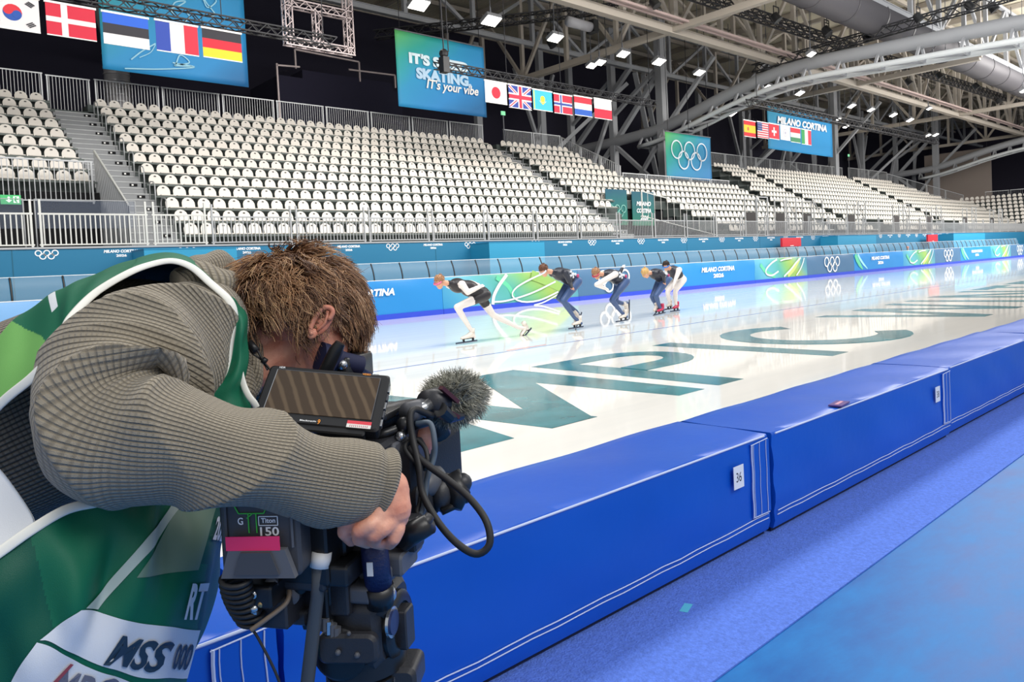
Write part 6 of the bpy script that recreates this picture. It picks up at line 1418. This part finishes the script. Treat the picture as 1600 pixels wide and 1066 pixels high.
# viewfinder with eyecup
b=MB(); b.lathe(V(513,560,1.19),nrm(.75*cR+.6*cF-.25*cU),[(-.018,.012),(-.016,.024),(-.004,.023),(.012,.019),(.03,.016),(.06,.016)],mat('eyecup_navy',(24,30,66),.7),24)
b.rbox(V(545,574,1.24),Ax*.05,Uz*.022,Ry*.022,.006,M_cd); b.tube([V(500,600,1.16),V(525,548,1.15),V(532,536,1.15)],[.012,.011,.008],M_cd,10); smooth_by(b.build('viewfinder',cm),50)
b=MB(); b.tube([V(525,575,1.20)+(nrm(cR)*math.cos(q)+cU*math.sin(q))*.014 for q in np.linspace(0,2*math.pi,17)[:-1]],.003,M_chr,6,closed=True); b.ball(V(535,570,1.19),.009,M_chr,12); b.tube([V(520,585,1.19),V(530,566,1.19),V(545,572,1.20)],.006,M_cd,8); b.build('viewfinder_ring',cm,smooth=True)
# tangle under the camera
b=MB(); hel=[]
for k in range(150):
    q=k/150; c=V(372+8*math.sin(q*3),905,.90)*(1-q)+V(392,968,.93)*q; a=k*2*math.pi/16; c=V(368+30*q*q,900+72*q,.90+.04*q); hel.append(c+BR*.018*math.cos(a)+BF*.012*math.sin(a)+Uz*.0045*math.sin(a))
b.tube(hel,.0034,M_rubber,7); o=b.build('coiled_cable',smooth=True); tag(o,'black coiled cable hanging below the camera battery','cable')
b=MB()
for (x,y,d,l,w,h,m) in ((420,915,.95,.07,.05,.03,M_cd),(445,935,.98,.09,.06,.04,M_cb),(500,900,1.0,.06,.06,.06,M_cd),(470,950,.99,.06,.05,.02,M_cb),(505,940,.99,.05,.04,.06,M_cd),(540,900,1.0,.07,.04,.08,M_cb),(520,870,.99,.09,.03,.05,M_cb),(412,930,.94,.02,.02,.03,M_cg)): b.rbox(V(x,y,d),Ax*l/2,Uz*h/2,Ry*w/2,.005,m)
for (x,y,d,r,m) in ((397,928,.92,.006,M_chr),(410,942,.92,.005,mat('brass',(190,160,110),.3,.7)),(398,950,.92,.005,M_chr),(455,930,.95,.012,M_cg),(425,912,.93,.009,M_cg),(470,915,.95,.010,M_cd)): b.lathe(V(x,y,d),-cF,[(-.006,r),(.004,r),(.006,r*.7),(.007,.001)],m,14)
b.bar(V(396,925,.92),V(398,960,.92),.007,.004,M_chr,up=BF); smooth_by(b.build('rear_bracket',cm),35)
def cable(pts,r,label,m=None,par=None,name='camera_cable'):
    b=MB(); b.tube(cr([V(*p) for p in pts],70),r,m or M_rubber,9); o=b.build(name,par,smooth=True); tag(o,label,'cable','camera cables'); return o
cable([(676,650,1.12),(648,640,1.10),(641,655,1.09),(646,690,1.08),(655,728,1.06),(660,770,1.05),(684,815,1.03),(715,850,1.01),(745,866,1.0),(765,850,1.0),(760,815,1.01),(735,780,1.03),(700,750,1.05),(666,725,1.06),(640,700,1.08)],.0052,'thick black cable making the big loop to the right of the lens')
cable([(650,662,1.10),(672,662,1.09),(679,690,1.08),(678,715,1.08),(668,745,1.07),(664,775,1.06),(660,800,1.05),(645,825,1.03),(640,832,1.02)],.0042,'greyish cable dropping from the handle to the connector below the lens',mat('cable_grey',(84,98,112),.5))
cable([(655,728,1.07),(642,715,1.07),(633,700,1.08),(640,690,1.09),(652,688,1.09),(664,700,1.08),(668,720,1.07),(662,735,1.07)],.0036,'thin black cable looped beside the lens barrel')
cable([(640,660,1.11),(646,700,1.09),(657,760,1.07),(656,785,1.06),(652,800,1.05),(660,815,1.04)],.0035,'thin black cable hanging in front of the lens servo')
cable([(350,912,.92),(372,960,.93),(395,985,.93),(410,1010,.93),(430,1050,.93),(445,1090,.93)],.0018,'very thin black cord hanging down in front of the blue pad')
cable([(392,985,.915),(420,965,.92),(445,945,.93),(452,930,.94),(452,915,.95)],.0032,'short grey-brown cable curving under the battery',mat('cable_tan',(120,106,92),.5))
b=MB(); b.tube([V(498,872,.93),V(496,930,.94),V(488,1000,.95),V(480,1070,.96),V(476,1130,.97)],[.0085,.0085,.0088,.009,.009],mat('rod_grey',(74,78,82),.45),14); b.tube([V(515,770,.97),V(510,820,.95),V(502,868,.935)],[.010,.012,.012],M_cd,14)
for k in range(12): b.tube([V(512-.7*k,790+5.2*k,.957-.001*k),V(512-.7*k-.2,790+5.2*k+1.8,.957-.001*k)],.0135,M_cb,14)
b.tube([V(503,862,.934),V(500,886,.932)],.0128,M_white,14); b.tube([V(521,760,.975),V(518,778,.972)],.011,M_chr,14); o=b.build('control_rod',smooth=True); tag(o,'thin grey control rod with black ribbed grip and white band hanging beside the camera','control rod')
# microphone with furry windscreen
mc=thing('shotgun_microphone',V(700,625,1.20),'short microphone with grey furry windscreen above the lens','microphone')
m0,m1=V(655,640,1.13),V(745,612,1.27); md=nrm(m1-m0)
b=MB(); b.tube([m0-md*.03,m0+md*.03],.016,M_cg,16); b.tube([m0+md*.03,m1-md*.02],.013,M_cd,16); b.tube([V(642,652,1.11),V(656,640,1.12),V(672,632,1.13)],[.006,.009,.010],M_chr,12); b.tube([V(668,632,1.13)+md*.0,V(668,632,1.13)+md*.035],[.022,.022],M_cb,18); b.build('microphone_body',mc,smooth=True)
b=MB(); 
for s in (-1,1): b.bar(V(690,622,1.13)+Ry*.0+Uz*.016*s,V(715,640,1.15)+Uz*.012*s,.010,.006,mat('clamp_maroon',(70,28,40),.5))
b.tube([V(688,640,1.12),V(702,652,1.14),V(722,650,1.17)],[.012,.010,.006],M_cd,10); b.build('shock_mount',mc)
fb=MB(); fc=V(712,622,1.22); fd=nrm(V(752,612,1.29)-V(662,628,1.15)); fr=frame(fd,Uz); rad=(.062,.036,.036)
FM=[mat('fur_grey',(146,146,134),.9),mat('fur_dark',(84,84,76),.9),mat('fur_light',(186,184,170),.9)]
fb.ball(fc,(.056,.028,.028),FM[1],16,fr)
rs=np.random.RandomState(9)
for k in range(5600):
    v=nrm(rs.randn(3)); p=fc+(v*np.array([.052,.025,.025]))@fr; nn=nrm((v/np.array([1.6,1,1]))@fr); cl=nrm(np.array([math.sin(v[0]*14+v[1]*7),math.cos(v[1]*8+v[2]*4),math.sin(v[2]*9-v[0]*6)])); t=nrm(nn+.75*cl+.3*rs.randn(3)+fd*.15)
    L=.020+.012*rs.rand(); q=p+t*L*.5; e=q+nrm(t+.4*cl+np.array([0,0,-.25]))*L*.5; fb.tube([p,q,e],[.0007,.0005,.0002],FM[rs.choice([0,0,1,2])],3,cap=False)
fb.build('fur_windscreen',mc)
# monitor
TL,TR,BR_,BL=V(431,575,1.10),V(617,582,1.10),V(583,678,1.03),V(383,650,1.03)
mx=nrm((TR-TL)+(BR_-BL)); my=nrm((TL-BL)+(TR-BR_)); my=nrm(my-mx*np.dot(mx,my)); mz=np.cross(mx,my); 
mz=mz if np.dot(mz,EYEP-TL)>0 else -mz
mcn=(TL+TR+BR_+BL)/4; Wm,Hm=.5*(np.linalg.norm(TR-TL)+np.linalg.norm(BR_-BL)),.5*(np.linalg.norm(TL-BL)+np.linalg.norm(TR-BR_))
mo=thing('field_monitor',mcn,'black on-camera monitor with dark brownish screen and a red and white sticker','monitor')
b=MB(); b.rbox(mcn-mz*.012,mx*Wm/2,my*Hm/2,mz*.012,.006,M_cd); smooth_by(b.build('housing',mo,fix=True),35)
def mscreen():
    m=bpy.data.materials.new('monitor_screen'); m.use_nodes=True; nt=m.node_tree; bb=nt.nodes['Principled BSDF']; bb.inputs['Roughness'].default_value=.18
    tc=nt.nodes.new('ShaderNodeTexCoord'); mp=nt.nodes.new('ShaderNodeMapping'); d=nrm(mx*.86-my*-.5)
    dp=nt.nodes.new('ShaderNodeVectorMath'); dp.operation='DOT_PRODUCT'; q=nrm(mx*.88+my*.48); dp.inputs[1].default_value=list(q*360); nt.links.new(tc.outputs['Object'],dp.inputs[0])
    n=nt.nodes.new('ShaderNodeTexNoise'); n.inputs['Scale'].default_value=30; nt.links.new(tc.outputs['Object'],n.inputs['Vector'])
    ad=nt.nodes.new('ShaderNodeMath'); ad.operation='MULTIPLY_ADD'; ad.inputs[1].default_value=2; nt.links.new(n.outputs['Fac'],ad.inputs[0]); nt.links.new(dp.outputs['Value'],ad.inputs[2]); s=nt.nodes.new('ShaderNodeMath'); s.operation='SINE'; nt.links.new(ad.outputs[0],s.inputs[0])
    r=nt.nodes.new('ShaderNodeValToRGB'); r.color_ramp.elements[0].position=.2; r.color_ramp.elements[0].color=lin((58,46,34)); r.color_ramp.elements[1].position=.9; r.color_ramp.elements[1].color=lin((84,70,54)); nt.links.new(s.outputs[0],r.inputs['Fac'])
    nt.links.new(r.outputs['Color'],bb.inputs['Base Color']); nt.links.new(r.outputs['Color'],bb.inputs['Emission Color']); bb.inputs['Emission Strength'].default_value=.55; return m
b=MB(); b.obox(mcn+mz*.0006+my*.004,mx*Wm*.425,my*Hm*.37,mz*.0006,mscreen()); b.build('screen',mo)
b=MB()
for s in (-1,1): b.bar(mcn+mz*.001+mx*s*Wm*.427-my*(Hm*.37-.004),mcn+mz*.001+mx*s*Wm*.427+my*(Hm*.37+.004),.0009,.0009,M_chr if s<0 else M_cg,up=mz)
b.bar(mcn+mz*.001-mx*Wm*.427+my*(Hm*.37+.004),mcn+mz*.001+mx*Wm*.427+my*(Hm*.37+.004),.0009,.0009,M_cg,up=mz); b.build('screen_bezel',mo)
def mt(s,x,y,w,h,m): text_on(b,s,mcn+mz*.0008+mx*x*Wm+my*y*Hm,mx*w*Wm,my*h*Hm,m,.02)
b=MB(); mt('HDR',-.42,.435,.05,.035,M_text); mt('VIDEO',.27,.445,.07,.035,mat('orange_print',(240,150,40),.5)); mt('ASSIST',.345,.445,.06,.035,M_cg); mt('Blackmagic',-.12,-.455,.13,.035,M_text); mt('9',.02,-.475,.02,.08,mat('orange_print',(240,150,40))); b.build('front_lettering',mo)
b=MB(); c=mcn+mz*.0012+mx*Wm*.345-my*Hm*.43; b.obox(c+my*Hm*.03,mx*Wm*.095,my*Hm*.028,mz*.0004,mat('sticker_red',(220,60,76),.5)); b.obox(c-my*Hm*.025,mx*Wm*.095,my*Hm*.03,mz*.0004,M_white); text_on(b,'MEDIA LOAN UNIT'[:0] or 'IIIIIIIIII',c-my*Hm*.045-mx*Wm*.07+mz*.0006,mx*Wm*.14,my*Hm*.035,mat('sticker_ink',(190,120,130),.6),.0); b.build('sticker',mo)
b=MB()
for k in range(5): b.rbox(mcn+mx*(Wm/2+.0006)-mz*.012+my*Hm*(.30-.15*k),my*.006,mz*.004,mx*.0015,.001,M_cg if k%2 else M_chr)
b.ball(mcn-my*(Hm/2+.0)-mz*.010-mx*.005,.004,M_chr,12); b.build('side_buttons',mo)
b=MB(); b.rbox(mcn-mz*.014-my*(Hm/2-.004),mx*Wm*.40,my*.012,mz*.012,.004,M_cd); b.tube([mcn-mz*.02-my*Hm*.5,V(560,705,1.09)],[.012,.014],M_cd,12); smooth_by(b.build('mounting_shoe',mo),35)
# tripod
tp=thing('tripod',(V(575,1000,1.0)[0],V(575,1000,1.0)[1],0),'black video tripod with fluid head and navy foam pan handle','tripod')
tc_=V(574,1000,1.03); tx,ty=tc_[0],tc_[1]
b=MB(); hz=V(574,960,1.03)[2]
b.lathe(V(572,1055,1.03)-(0,0,.0),Uz,[(-.05,.020),(-.03,.045),(-.012,.050),(.0,.053),(.012,.053),(.014,.049),(.018,.049),(.020,.058),(.045,.058),(.048,.052),(.06,.050)],M_cd,36)
for k in range(20):
    q=2*math.pi*k/20; rr=Ry*math.cos(q)+Ax*math.sin(q); b.bar(V(572,1055,1.03)+rr*.053+Uz*.0,V(572,1055,1.03)+rr*.053+Uz*.011,.004,.003,M_cg,up=rr)
smooth_by(b.build('pan_bowl',tp),30)
b=MB(); c=V(574,965,1.03); b.rbox(c,Ax*.055,Uz*.050,Ry*.042,.02,M_cb); b.lathe(c+Ry*.03-Uz*.005,Ry,[(0,.045),(.018,.045),(.022,.040),(.023,.030),(.019,.029),(.019,.001)],M_cd,32); b.lathe(c-BF*.05+Uz*-.02-BR*.02,-BF,[(0,.036),(.012,.036),(.016,.030),(.017,.001)],M_cd,28)
b.rbox(c+Uz*.058,Ax*.06,Uz*.012,Ry*.035,.006,M_cg); smooth_by(b.build('fluid_head',tp),35)
b=MB()
for (x,y,r) in ((528,1020,.004),(558,1024,.004),(545,990,.003)): b.ball(V(x,y,.955),r,M_cg,8)
for k in range(4): b.tube([V(508+6*k,965+5*k,.965),V(508+6*k,985+5*k,.965)],.006,M_chr if k==1 else M_cg,8)
b.rbox(V(545,1012,.965),BR*.040,Uz*.020,BF*.008,.01,M_cb); b.lathe(V(610,972,.985),nrm(Ry*.9+BR*.4),[(0,.020),(.004,.020),(.005,.001)],M_chr,24); b.lathe(V(610,972,.982),nrm(Ry*.9+BR*.4),[(0,.016),(.0062,.016),(.007,.001)],mat('badge_navy',(40,50,90),.4),24); smooth_by(b.build('head_controls',tp),35)
cbox('accessory_block',627,978,1.02,.03,.028,.055,M_cb,.004,par=tp)
b=MB(); b.tube([V(583,835,.965),V(587,880,.97),V(592,915,.975)],[.017,.0185,.0175],M_bnavy,20); b.tube([V(592,915,.975),V(594,945,.98)],[.0195,.018],M_cd,18); b.tube([V(594,945,.98),V(600,955,1.0),V(605,962,1.01)],[.014,.013,.014],M_cb,14)
o=b.build('pan_handle',tp,smooth=True); b=MB(); b.obox(V(578,890,.951),BR*.004,Uz*.009,BF*.0006,M_white); b.build('white_tag',o)
b=MB(); b.tube([V(595,935,1.0),V(612,925,1.0)],.010,M_chr,14); b.ball(V(605,930,.995),.013,M_chr,12); b.build('handle_clamp',tp,smooth=True)
bz=V(572,1055,1.03)[2]-.05
for k in range(3):
    q=R_(20+120*k); foot=np.array([tx+.30*math.cos(q),ty+.30*math.sin(q),.0]); top=np.array([tx+.045*math.cos(q),ty+.045*math.sin(q),bz]); d=foot-top; sd=nrm(np.cross(d,Uz)); b=MB()
    for s in (-1,1): b.tube([top+sd*s*.018,top+d*.52+sd*s*.018],.010,M_cd,12)
    b.tube([top+d*.45,top+d*.95],.011,M_cg,12); b.rbox(top+d*.50,sd*.034,nrm(d)*.02,nrm(np.cross(sd,d))*.014,.006,M_cb); o=smooth_by(b.build('leg',tp),40)
    b=MB(); b.ball(top+d*.965,(.024,.024,.018),M_rubber,12); b.build('rubber_foot',o,smooth=True)
b=MB(); b.lathe((tx,ty,bz-.02),Uz,[(-.10,.012),(-.06,.018),(-.01,.02),(0,.06),(.03,.062),(.035,.03)],M_cb,24); b.rbox(V(625,1050,1.03),BR*.03,Uz*.02,BF*.03,.01,M_cb); smooth_by(b.build('bowl_mount',tp),35)
b=MB(); c=V(655,838,.985); b.tube([V(628,842,1.0),V(672,818,.99)],[.018,.014],M_cd,12); b.tube([V(660,822,.99),V(672,806,1.0)],[.010,.007],M_cb,10); b.build('power_connector',cm,smooth=True)
